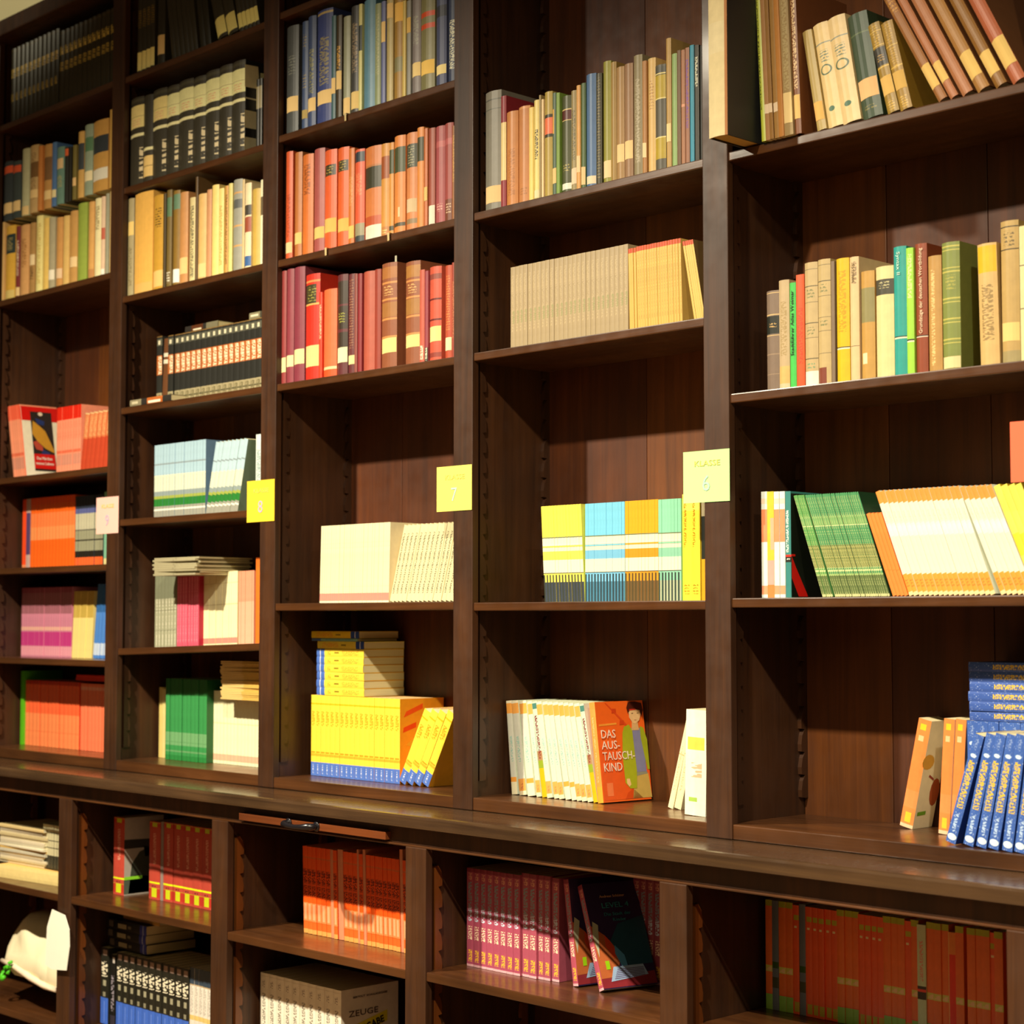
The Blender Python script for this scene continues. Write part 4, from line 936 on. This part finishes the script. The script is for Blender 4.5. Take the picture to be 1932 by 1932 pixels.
LB = [(0, .035, 'fcd49c'), (.035, .20, 'f89c3c'), (.20, .205, 'fcf0d8'), (.88, 1, 'f89440'), (.56, .66, 'd8dce0'), (.66, .68, 'e8e8dc'), (.82, .83, 'ecd8cc')]
LT = [(.08, .15, .2, .8, 'c87430', 'h'), (.70, .80, .3, .7, 'f0c8b8', 'v')]
pack(1715, 1878.5, 17, 929, ZS, .045, .145, 'white paperback with orange ends leaning in the long run', 'white and orange paperbacks, long run', 'dcdccc', LB, LT, xt=1652, side='e8ecd8')
pack(1889, 1952, 6, 921, ZS, .045, .145, 'white paperback with orange ends leaning left of the yellow ones', 'white and orange paperbacks, short run', 'dcdccc', LB, LT, xt=1812, side='e8ecd8')
pack(1953, 2010, 4, 919, ZS, .045, .145, 'bright yellow paperback leaning at the right picture edge', 'bright yellow leaning paperbacks', 'fce860', [(.35, .55, 'fcd838'), (.0, .12, 'e8c020')], xt=1875, side='c8a828')
# bottom shelf of column five
ZS = .0283
OBd = [(.0, .03, 'f8c8a0'), (.05, .14, 'fcc838'), (.14, .15, 'fc8c48'), (.90, .955, 'fccc30'), (.18, .34, 'fc9454')]
OTd = [(.80, .85, .25, .65, 'fcc890', 'f'), (.04, .15, .75, 1, 'fc8c48', 'f'), (.04, .15, 0, .3, 'fc8c48', 'f'), (.89, .96, 0, .25, 'fc8c48', 'f'), (.89, .96, .7, 1, 'fc8c48', 'f')]
for i, (a, b, t, y_, yt_) in enumerate(((1697, 1721.5, 1734, .172, 1356), (1770, 1790, 1781, .145, 1356), (1792, 1812, 1803, .147, 1357))):
    X0 = Xat(a, y_, ZS); X1 = Xat(b, y_, ZS); zt_ = Zat(yt_, X0+.02, y_); ln = math.atan2(Xat(t, y_, zt_)-X0, zt_-ZS); wq = (X1-X0)*math.cos(ln)
    hq = (zt_-ZS)/math.cos(ln)-wq*math.tan(ln)*.5
    r_, _ = book(X0, wq, hq, .068 if i == 0 else .09, y_, ZS, 'paperback_book', uniq(['outermost orange book with pear drawings on its cover, slanting left of the blue ones', 'orange book just right of the one whose pear cover shows', 'orange book touching the blue speckled pile'][i]), 'orange books beside the blue ones', plain('ecdcb8', .4), spine_mat('fc8c48', OBd, OTd, .35), False, ln); strip(r_)
    if i == 0:
        def pv(pts, c, nm='cover_picture'): return prism(nm, [(y*.068, z*hq) for y, z in pts], .0002, plain(c, .4), r_, FR_COVER, (.0004, 0, 0))
        pv([(.2+.28*math.cos(a*.524), .62+.07*math.sin(a*.524)) for a in range(12)], 'd8a040', 'fruit_drawing')
        pv([(.75+.22*math.cos(a*.524), .33+.13*math.sin(a*.524)) for a in range(12)], 'a85028', 'pear_drawing')
        pv([(.35, .48), (.6, .44), (.6, .46), (.38, .5)], '984030', 'leaf_drawing')
        pv([(.12, .12), (.5, .125), (.5, .16), (.12, .155)], '6c9c28', 'green_tag')
SB = [(.30, .62, '3c58a0')]
ST = [(.0, 1, .0, 1, 'a8bce8', 'd'), (.32, .76, .2, .8, 'e8c43c', 'v'), (.10, .28, .3, .65, 'b8d0f0', 'v'), (.026, .084, .06, .94, 'e8f8fc', 'o'), (.79, .825, .2, .78, 'd0ecfc', 'o'), (.86, .96, .35, .6, '90a8d8', 'v')]
bl = [(1784, 1842, .035), (1817, 1864, .028), (1841, 1882, .022), (1864, 1903, .018), (1890, 1920, .012), (1913, 1945, .010)]
for i, (a, t, y_) in enumerate(bl):
    X0 = Xat(a, y_, ZS); X1 = Xat(a+19.5, y_, ZS); zt_ = Zat(1373-i*2, X0+.03, y_); ln = math.atan2(Xat(t, y_, zt_)-X0, zt_-ZS); wq = (X1-X0)*math.cos(ln)
    r_, _ = book(X0, wq, .190, .112, y_, ZS+.0003, 'paperback_book', 'blue speckled paperback slanting before the blue pile'+nth(i, 6, 'left'), 'slanting blue speckled paperbacks', plain('20387c', .35), spine_mat('4468b8', [], ST, .35), False, ln); strip(r_)
pack(1827, 1990, 8, 1352, ZS, .130, .115, 'blue speckled paperback standing upright under the lying blue pile', 'upright blue speckled paperbacks', '4468b8', [], ST, side='20387c', h=.2005)
lying(1829, 2010, 1350, 1246, .130, .115, 6, ZS+.2012, 'paperback_book', 'blue speckled paperback lying flat in the pile at the right picture edge', 'lying blue speckled paperbacks', '4060b0', [], [(.0, 1, .0, 1, 'a8bce8', 'd'), (.22, .75, .25, .75, 'e8c43c', 'v'), (.12, .18, .3, .7, 'c0e0fc', 'f')], X0=Xat(1829, .13, .24), length=.19, H=.1000, flip=True, side='20387c', jx=.002)
lying(1829, 2010, 1350, 1246, .130, .115, 1, ZS+.3014, 'paperback_book', uniq('blue speckled paperback in shadow on top of the pile at the right picture edge'), None, '4060b0', [], [(.0, 1, .0, 1, 'a8bce8', 'd'), (.22, .75, .25, .75, 'e8c43c', 'v')], X0=Xat(1829, .13, .24), length=.19, H=.0165, flip=True, side='20387c', jx=.002) if False else None
# ------------------------------------------------------------------ lower cabinets
# column 1: papers, spiral notebooks, cardboard wallet, bag
ZS = -.3190
rr = random.Random(3)
GAIN = 1
pad, _ = book(0, .036, .30, .20, 0, 0, 'paper_block', uniq('thick cream block of paper lying on the lower left shelf'), None, plain('ecc070', .6), spine_mat('f0d890'), False, pg=pages_mat('e8cc88'))
strip(pad); pad.location = (.262, -.085, ZS+.0364); pad.rotation_euler = (Matrix.Rotation(.10, 3, 'Z') @ Matrix.Rotation(PI/2, 3, 'Y')).to_euler()
zz = ZS+.0372
cols = ['d8cca8', 'c8b88c', 'e0d4b4', 'bcb098', 'dcc48c', 'c8c4b0', 'd8b468', 'e8e0c4', 'c0b8a0', 'd8ccb0']
for i in range(15):
    t = rr.choice([.005, .007, .009, .0065]); Lq = .25+rr.uniform(-.012, .012)
    c = cols[i % len(cols)]
    Lq -= .25-Xat(76, -.06, -.25)+.215; cm, pm, _ = book_meshes(t-.0004, Lq, .16, plain(c, .6), spine_mat(c), pages_mat('e8e0c0'), False)
    r_ = empty('magazine', (.215+rr.uniform(-.004, .004), -.060+rr.uniform(0, .006), zz+t)); r_.rotation_euler = (Matrix.Rotation(.03+rr.uniform(-.03, .03), 3, 'Z') @ Matrix.Rotation(PI/2, 3, 'Y')).to_euler()
    tag(r_, 'flat pale magazine lying on the cream paper block'+('' if not i else ', %s from bottom' % ('2nd', '3rd', *['%dth' % q for q in range(4, 20)])[i-1]), 'magazine', 'pale magazines piled on the cream block')
    link('cover', cm, r_); link('page_block', pm, r_); zz += t
    if zz > ZS+.158: break
pack(79, 111, 6, 1511, ZS+.0390, -.045, .12, 'black and white gridded notebook standing beside the pile of pale magazines', 'gridded notebooks', '2c2a20', [(.30, .98, 'd0c8a0'), (.46, .48, '2c2a20'), (.62, .64, '2c2a20'), (.80, .82, '2c2a20')], [(.02, .28, .1, .9, '686450', 'h')], name='notebook', h=.122)
# cloth bag
import bmesh
def blob(name, pts3, mat, parent, sub=2):
    bm = bmesh.new(); vs = [bm.verts.new(p) for p in pts3]; bmesh.ops.convex_hull(bm, input=vs)
    for v in [v for v in bm.verts if not v.link_faces]: bm.verts.remove(v)
    bmesh.ops.triangulate(bm, faces=bm.faces); bmesh.ops.subdivide_edges(bm, edges=bm.edges, cuts=3, use_grid_fill=True, smooth=.35)
    me = bpy.data.meshes.new(name); bm.to_mesh(me); bm.free(); me.materials.append(mat)
    for p in me.polygons: p.use_smooth = True
    from mathutils import noise
    for v in me.vertices: v.co += Vector(v.normal)*(.006*noise.noise(v.co*22))
    return link(name, me, parent)
ZB = -.656
bg = empty('cloth_bag', (.5, .0, ZB)); tag(bg, 'off-white cloth bag slumped on the lowest visible shelf at bottom left', 'bag')
def W(x, y, Y): p = atY(x, y, Y); return p-Vector((.5, 0, ZB))
cl = plain('e4d8b4', .85, .08, 30)
P_ = [W(10, 1815, -.06), W(25, 1795, -.06), W(60, 1800, -.075), W(110, 1845, -.085), W(108, 1868, -.085), W(60, 1850, -.08), W(25, 1825, -.06), W(60, 1722, .03), W(108, 1720, .05), W(118, 1790, 0), W(45, 1760, 0), W(116, 1835, .0)]
P_ += [Vector((p.x+.03, p.y+.09, p.z)) for p in P_[:6]]
P_ = [Vector((min(p.x, .135), p.y, max(.024, p.z))) for p in P_]
blob('bag_body', P_, cl, bg)
hem = tube('bag_hem', [tuple(W(4, 1812, -.072)), tuple(W(28, 1824, -.084)), tuple(W(58, 1845, -.092)), tuple(W(84, 1860, -.095)), tuple(W(107, 1868, -.095))], [.006, .008, .009, .009, .007], plain('f0dcc0', .85), bg)
# white paper tag hanging at the post
tg = prism('paper_tag', [(0, 0), (.02, -.006), (.062, .0), (.07, .05), (.068, .085), (.055, .112), (.018, .118), (.004, .08)], .0015, plain('fcfce8', .7, .02), None, FR_SPINE, (0, 0, 0))
tg.scale = (1.75, 1, 1.25); tg.location = tuple(atY(86, 1820, -.140)); tag(tg, 'blank white paper tag curling before the lower left post, above the cloth bag', 'tag')
rb = empty('ribbon', tuple(atY(13, 1846, -.10))); tag(rb, 'bright green ribbon curl beside the cloth bag', 'ribbon')
tube('ribbon_loop', [(-.015+.018*math.cos(a*.6), .0+.01*math.sin(a*.5), .012+.016*math.sin(a*.6)) for a in range(11)], .0055, plain('50c020', .4), rb, 8)
tube('ribbon_tail', [(.0, 0, .022), (.008, .003, .032), (.003, .004, .042), (.016, .004, .046)], .005, plain('50c020', .4), rb, 8)
# column 2 lower: red plays
ZS = -.3181
RB = [(.03, .145, 'd0d820'), (.20, .225, 'e4f01c'), (.93, .985, 'c4cc1c')]
RT_ = [(.03, .145, .0, .28, 'c03828', 'f'), (.03, .145, .75, 1, 'c03828', 'f'), (.93, .985, 0, .3, 'c03828', 'f'), (.93, .985, .75, 1, 'c03828', 'f'), (.45, .85, .4, .65, 'e09880', 'v'), (.15, .19, .3, .7, '303020', 'h')]
X0 = Xat(213, -.024, ZS); X1 = Xat(233, -.024, ZS); hq = Zat(1541, X0, -.024)-ZS
r0, _ = book(X0, X1-X0, hq, .120, -.024, ZS+.0003, 'paperback_book', uniq('first red book with its grey photo cover showing, lower cabinet'), None, plain('b8b0a4', .35), spine_mat('c04a3a', RB, RT_, .35), False); strip(r0); wq = X1-X0
for pts, c in (([(.002, .60), (.98, .60), (.98, .70), (.002, .72)], '3c3c38'), ([(.12, .02), (.98, .02), (.98, .55), (.75, .62), (.40, .55), (.2, .40)], '484c40'), ([(.002, .02), (.98, .02), (.98, .2), (.3, .25), (.002, .2)], '586454'), ([(.5, .62), (.7, .60), (.72, .50), (.55, .48)], '181c20'), ([(.7, .72), (.95, .70), (.95, .64), (.72, .66)], '202020')):
    prism('cover_picture', [(y*.118, z*hq) for y, z in pts], .0002, plain(c, .35), r0, FR_COVER, (wq+.0002, 0, 0))
prism('cover_band', R4(.001, .055, hq*.20, hq*.24), .0002, plain('98e838', .35), r0, FR_COVER, (wq+.0006, 0, 0))
pack(280, 300, 1, 1549, ZS, .0, .14, uniq('red book left of the thin grey one, lower cabinet'), None, 'c04a3a', RB, RT_)
row('among the red and yellow plays of the lower cabinet', ZS, .002, '300.8 306 1550 94847c thin grey booklet;k', d=.14)
pack(307, 398.5, 5, 1551, ZS, .004, .14, 'red book with yellow band in the run by the post', 'red plays with yellow band', 'c04a3a', RB, RT_, side='902018')
# black readers with white lettering
ZS = -.656
CB_ = [(.0, .34, '4470d8'), (.985, 1, '2c2420')]
CT = [(.62, .82, .12, .9, 'f4ecd0', 'w'), (.50, .575, .35, .75, 'a8a488', 'f'), (.36, .42, .35, .7, '908c74', 'f'), (.90, .975, .3, .85, '988074', 'f'), (.03, .3, .5, .6, '6c90f0', 'f')]
h2 = Zat(1806, Xat(260, -.03, ZS), -.03)-ZS
pack(188, 202, 1, 1790, ZS, -.035, .15, uniq('black reader with white capitals at the far left of the lower second column'), None, '24241c', CB_, CT, h=h2+.004)
pack(206, 215, 1, 1800, ZS, -.03, .15, uniq('black reader with script lettering tilting among the white-lettered black ones'), None, '1c1c18', [(.0, .14, '383440')], [(.2, .7, .2, .8, '9c94a0', 'w'), (.88, .96, .5, .9, 'c8c0b8', 'f')], h=h2-.01)
pack(217, 354, 11, 1800, ZS, -.033, .15, 'black reader with white capitals in the run below the lying black books', 'black readers with white capitals', '24241c', CB_, CT, h=h2)
pack(356, 397, 5, 1815, ZS, -.03, .15, 'white and blue booklet beside the white-lettered black readers', 'white and blue booklets', 'f4ece0', [(.80, 1, '3c4c5c'), (.36, .42, 'ecd080'), (.785, .80, 'c0a880')], [(.45, .78, .2, .8, 'c8c4b8', 'v')], h=h2+.006)
lying(196, 292, 1805, 1735, -.02, .15, 3, ZS+h2+.0065, 'paperback_book', 'black and blue paperback lying on the white-lettered black readers', 'lying black and blue paperbacks', '12120c', [(0, .16, '24308c'), (.07, .085, 'a0a8d0')], [(.50, .72, .2, .7, '8c8468', 'f'), (.84, .95, .2, .9, '504840', 'f'), (.38, .46, .3, .6, '605c4c', 'f')], flip=True, X0=.735, length=.185, H=.072)
row_ = lying(250, 300, 1735, 1722, .0, .14, 1, ZS+h2+.0795, 'paperback_book', uniq('tan booklet on the very top of the lying black and blue ones'), None, 'b88c44', X0=.78, length=.17, H=.010)
# column 3 lower: orange plays
ZS = -.3226
OO = [(0, .05, 'f8a858'), (.05, .13, 'f86c28'), (.14, .35, 'fc8c50'), (.24, .245, 'e07838'), (.86, .88, 'e46c34'), (.70, .71, 'a02c10'), (.55, .57, 'fc5c20')]
OTT = [(.57, .74, .1, .9, '6c1408', 'v'), (.42, .55, .1, .9, '84200c', 'v'), (.16, .34, .25, .75, 'fcb080', 'f')]
W4 = 'orange play booklets'
segs = [(572, 623, 6), (630, 637, 1), (648, 674.5, 3), (679, 686, 1), (692, 755, 8), (762, 768, 1)]
for i, (a, b, n) in enumerate(segs):
    pack(a, b, n, 1596+(a-572)*.145, ZS, -.006, .15, 'orange booklet with dark lettering under the pull-out board', W4, 'fc5c18', OO, OTT, name='booklet', jit=.003, side='f05818', lean=-.035, tot=(sum(q[2] for q in segs[:i]), 20))
for i, (a, b, nm) in enumerate(((623.5, 629.5, 'thin salmon booklet, first in the orange row'), (637.6, 647.4, 'wider salmon booklet, second in the orange row'), (675, 678.6, 'narrowest salmon booklet, third in the orange row'), (686.6, 691.6, 'salmon booklet, fourth in the orange row'), (755.5, 761.5, 'salmon booklet nearest the post in the orange row'))):
    pack(a+.2, b, 1, 1603, ZS, -.006, .15, uniq(nm), 'salmon booklets in the orange row', 'e0906c', [], [], name='booklet', lean=-.035)
# white books: ZEUG
ZS = -.66
hw_ = Zat(1833, Xat(489, -.03, ZS), -.03)-ZS
wl_, ww, wh, wX0, wp, _ = pack(489, 641, 10, 1833, ZS, -.035, .168, 'white play paperback with dark spine letters in the bottom row', 'white play paperbacks', 'f8f0dc', [(.965, .97, 'd8ccb0')], [(.40, .80, .3, .7, '9c9484', 'v'), (.86, .93, .3, .6, 'a09080', 'v')], h=hw_, side='ece0cc')
lastw = wl_[-1]; ink = plain('5c4438', .6)
text('ZEUGE', .019, ink, lastw, FR_COVER, (ww+.0006, .022, wh-.062), 'title', width=.085)
text('BERTOLT  SCHULAUSGABE', .006, ink, lastw, FR_COVER, (ww+.0006, .034, wh-.022), 'series_line', width=.10)
stq = prism('yellow_sticker', [(.012, wh-.115), (.135, wh-.085), (.135, wh-.060), (.012, wh-.088)], .0003, plain('f0e020', .5), lastw, FR_COVER, (ww+.0004, 0, 0))
a_ = math.atan2(.030, .123); ax = Vector((0, math.cos(a_), math.sin(a_))); ay = Vector((0, -math.sin(a_), math.cos(a_)))
text('AUSGABE', .022, plain('1c1810', .5), lastw, (ax, ay, X_), (ww+.0010, .035, wh-.107), 'sticker_lettering', width=.095, bold=.0006)
# column 4 lower: purple paperbacks
ZS = -.3178
PB_ = [(.0, .02, 'e8b0b8'), (.96, 1, '8c3448')]
PT_ = [(.88, .95, .3, .8, 'e0a088', 'v'), (.60, .86, .25, .8, '8c98a4', 'v'), (.46, .60, .25, .8, 'c8d4e8', 'v'), (.27, .41, .25, .85, 'fcd8b8', 'v'), (.05, .17, .3, .85, 'f4b840', 'v')]
pack(880, 980, 8, 1637, ZS, -.021, .125, 'plum pink paperback in the worn run of eight, lower fourth column', 'plum paperbacks, run of eight', 'b05068', PB_, PT_, jit=.001)
pack(982.7, 1011.3, 2, 1647, ZS, -.017, .125, 'plum pink paperback in the first pair right of the worn run', 'plum paperbacks, first pair', 'b05468', PB_, PT_)
pack(1013, 1036.5, 2, 1651, ZS, -.013, .125, 'plum pink paperback in the second pair right of the worn run', 'plum paperbacks, second pair', 'b05468', PB_, PT_)
pack(1041, 1054.5, 1, 1656, ZS, -.008, .125, uniq('plum pink paperback standing just left of the leaning cover-showing ones'), None, 'b05468', PB_, PT_)
def level(a, b, t, y_, yt_, lab, yaw, grp=None, detail=False):
    X0 = Xat(a, y_, ZS); X1 = Xat(b, y_, ZS); zt_ = Zat(yt_, X0, y_); ln = math.atan2(Xat(t, y_, zt_)-X0, zt_-ZS); wq = (X1-X0)*math.cos(ln); hq = (zt_-ZS)/math.cos(ln)
    r_, _ = book(X0, wq, hq, .126, y_, ZS+.0003, 'paperback_book', lab, grp, plain('3c2c54', .3), spine_mat('b85468', PB_, PT_, .35), False, ln, yaw); strip(r_)
    def lv(pts, c, nm='cover_picture', lift=.0003): return prism(nm, [(y*.126, z*hq) for y, z in pts], .0002, plain(c, .3), r_, FR_COVER, (wq+lift, 0, 0))
    lv([(.008, .01), (.99, .01), (.99, .13), (.008, .10)], '943038', 'cover_band')
    lv([(.008, .10), (.30, .10), (.45, .32), (.22, .50), (.008, .60)], 'c86c3c')
    lv([(.05, .30), (.14, .60), (.05, .64), (.008, .50)], 'c8c8a8', 'building_drawing', .0006)
    lv([(.22, .50), (.30, .44), (.40, .30), (.30, .28), (.20, .40)], 'e85020', 'fire_drawing', .0006)
    lv([(.30, .44), (.50, .60), (.99, .66), (.99, .20), (.55, .20), (.45, .30)], '2c5468', 'water_drawing', .0006)
    lv([(.36, .40), (.50, .30), (.52, .20), (.42, .20), (.34, .32)], '5ca8dc', 'glow_drawing', .0009)
    lv([(.17, .065), (.26, .20), (.80, .20), (.86, .10)], 'a8c4e8', 'caption_panel', .0009)
    for q in range(6): lv([(.24+.015*q, .085+.017*q), (.80, .098+.014*q), (.80, .104+.014*q), (.24+.015*q, .091+.017*q)], '6c5480', 'caption_line', .0012)
    lv([(.13, .18), (.20, .18), (.20, .26), (.13, .26)], 'a0d818', 'bucket_drawing', .0012)
    if detail:
        text('Andreas Schlüter', .0075, plain('e0b080', .5), r_, FR_COVER, (wq+.0009, .034, hq*.855), 'author_name', width=.058)
        text('LEVEL 4', .015, plain('3ca0a4', .5), r_, FR_COVER, (wq+.0009, .034, hq*.755), 'title', width=.062)
        text('Die Stadt der', .0095, plain('34909a', .5), r_, FR_COVER, (wq+.0009, .036, hq*.68), 'title', width=.062)
        text('Kinder', .0095, plain('34909a', .5), r_, FR_COVER, (wq+.0009, .054, hq*.625), 'title', width=.030)
level(1081, 1093.5, 1057, -.014, 1664, uniq('plum paperback leaning left, half behind the front one with the dark city cover'), -.2)
level(1130.5, 1144, 1073, -.018, 1684, uniq('plum paperback leaning left in front, its dark city cover fully in view'), -.26, None, True)
PT2 = PT_[:3]
pack(1194, 1246, 4, 1652, ZS, .113, .084, 'plum pink paperback upright by the right post behind the leaning ones', 'plum paperbacks by the post', 'a04858', PB_, PT_)
pack(1010, 1130, 9, 1655, -.66, .0, .12, 'brown booklet in the dark below the plum paperbacks', 'brown booklets below', '6c5438', h=.255) if False else None
# column 5 lower: red and green notebooks
ZS = -.3178
Y5 = .097
GA = [(.0, .14, '74983c'), (.14, .145, 'c84020'), (.34, .40, 'b0a448'), (.945, 1, '8c8c14')]
GAt = [(.35, .39, .15, .85, 'dca070', 'w')]
GS = [(.02, .11, '98841c'), (.86, .91, '98901c')]
GSt = [(.79, .81, .3, .7, 'c8b080', 'f'), (.02, .11, 0, .25, 'dc3c1c', 'f'), (.86, .91, 0, .2, 'dc3c1c', 'f')]
pat = 'Tg TT s g ssss s TTT ssss TTT s T w TTT o T_ TTT s T_s'
x = 1443.5; y0 = 1696; GAIN = 1.7
H5 = Zat(1697, Xat(1443, Y5, ZS), Y5)-ZS
mt = {}
lab5 = {'T': ('tall red school book with green foot and green patch at its middle', 'tall red books with green patches'), 's': ('shorter bright red school book with olive tabs', 'shorter bright red books'), 'g': ('steel grey slim book in the red and green row', 'steel grey slim books')}
pr = {}; cnt = {}
step = (1896-1443.5)/37
for ch in pat.replace(' ', ''):
    if ch == '_': x += step*.8; continue
    wd = step*{'T': 1.08, 's': .98, 'g': 1.0, 'w': 1.35, 'o': 1.25}[ch]
    X0 = Xat(x, Y5, ZS); wq = Xat(x+wd, Y5, ZS)-X0-.0003
    yo = random.uniform(0, .004)
    cnt[ch] = cnt.get(ch, 0)+1; oq = nth(cnt[ch]-1, {'T': 17, 's': 13, 'g': 2}.get(ch, 1), 'left')
    if ch in pr: copy_tree(pr[ch], (X0, Y5+yo, ZS+.0003), lab5[ch][0]+oq)
    else:
        if ch == 'T': m = ('d85c24', GA, GAt, H5)
        elif ch == 's': m = ('e84c20', GS, GSt, H5*.985)
        elif ch == 'g': m = ('585c60', [(.38, .44, '2c4418'), (.2, .3, '3c3c28')], [], H5)
        elif ch == 'w': m = ('a8b088', [(.34, .46, '342c1c'), (.41, .43, 'd83c24')], [(.5, .86, .3, .7, 'b87860', 'v')], H5*.97)
        else: m = ('c8702c', [(.12, .8, 'd02c14'), (0, .12, 'd8a048')], [(.0, 1, .0, .2, 'd89850', 'f')], H5*.94)
        l_, g_ = lab5.get(ch, ('pale green and brown banded book among the red and green ones' if ch == 'w' else 'orange-edged red book right of the pale green one', None))
        r_, _ = book(X0, wq, m[3], .095, Y5+yo, ZS+.0003, 'school_book', l_+oq, g_, plain(m[0], .4), spine_mat(m[0], m[1], m[2], .4), False); strip(r_)
        if ch in 'Tsg': pr[ch] = r_
    x += wd
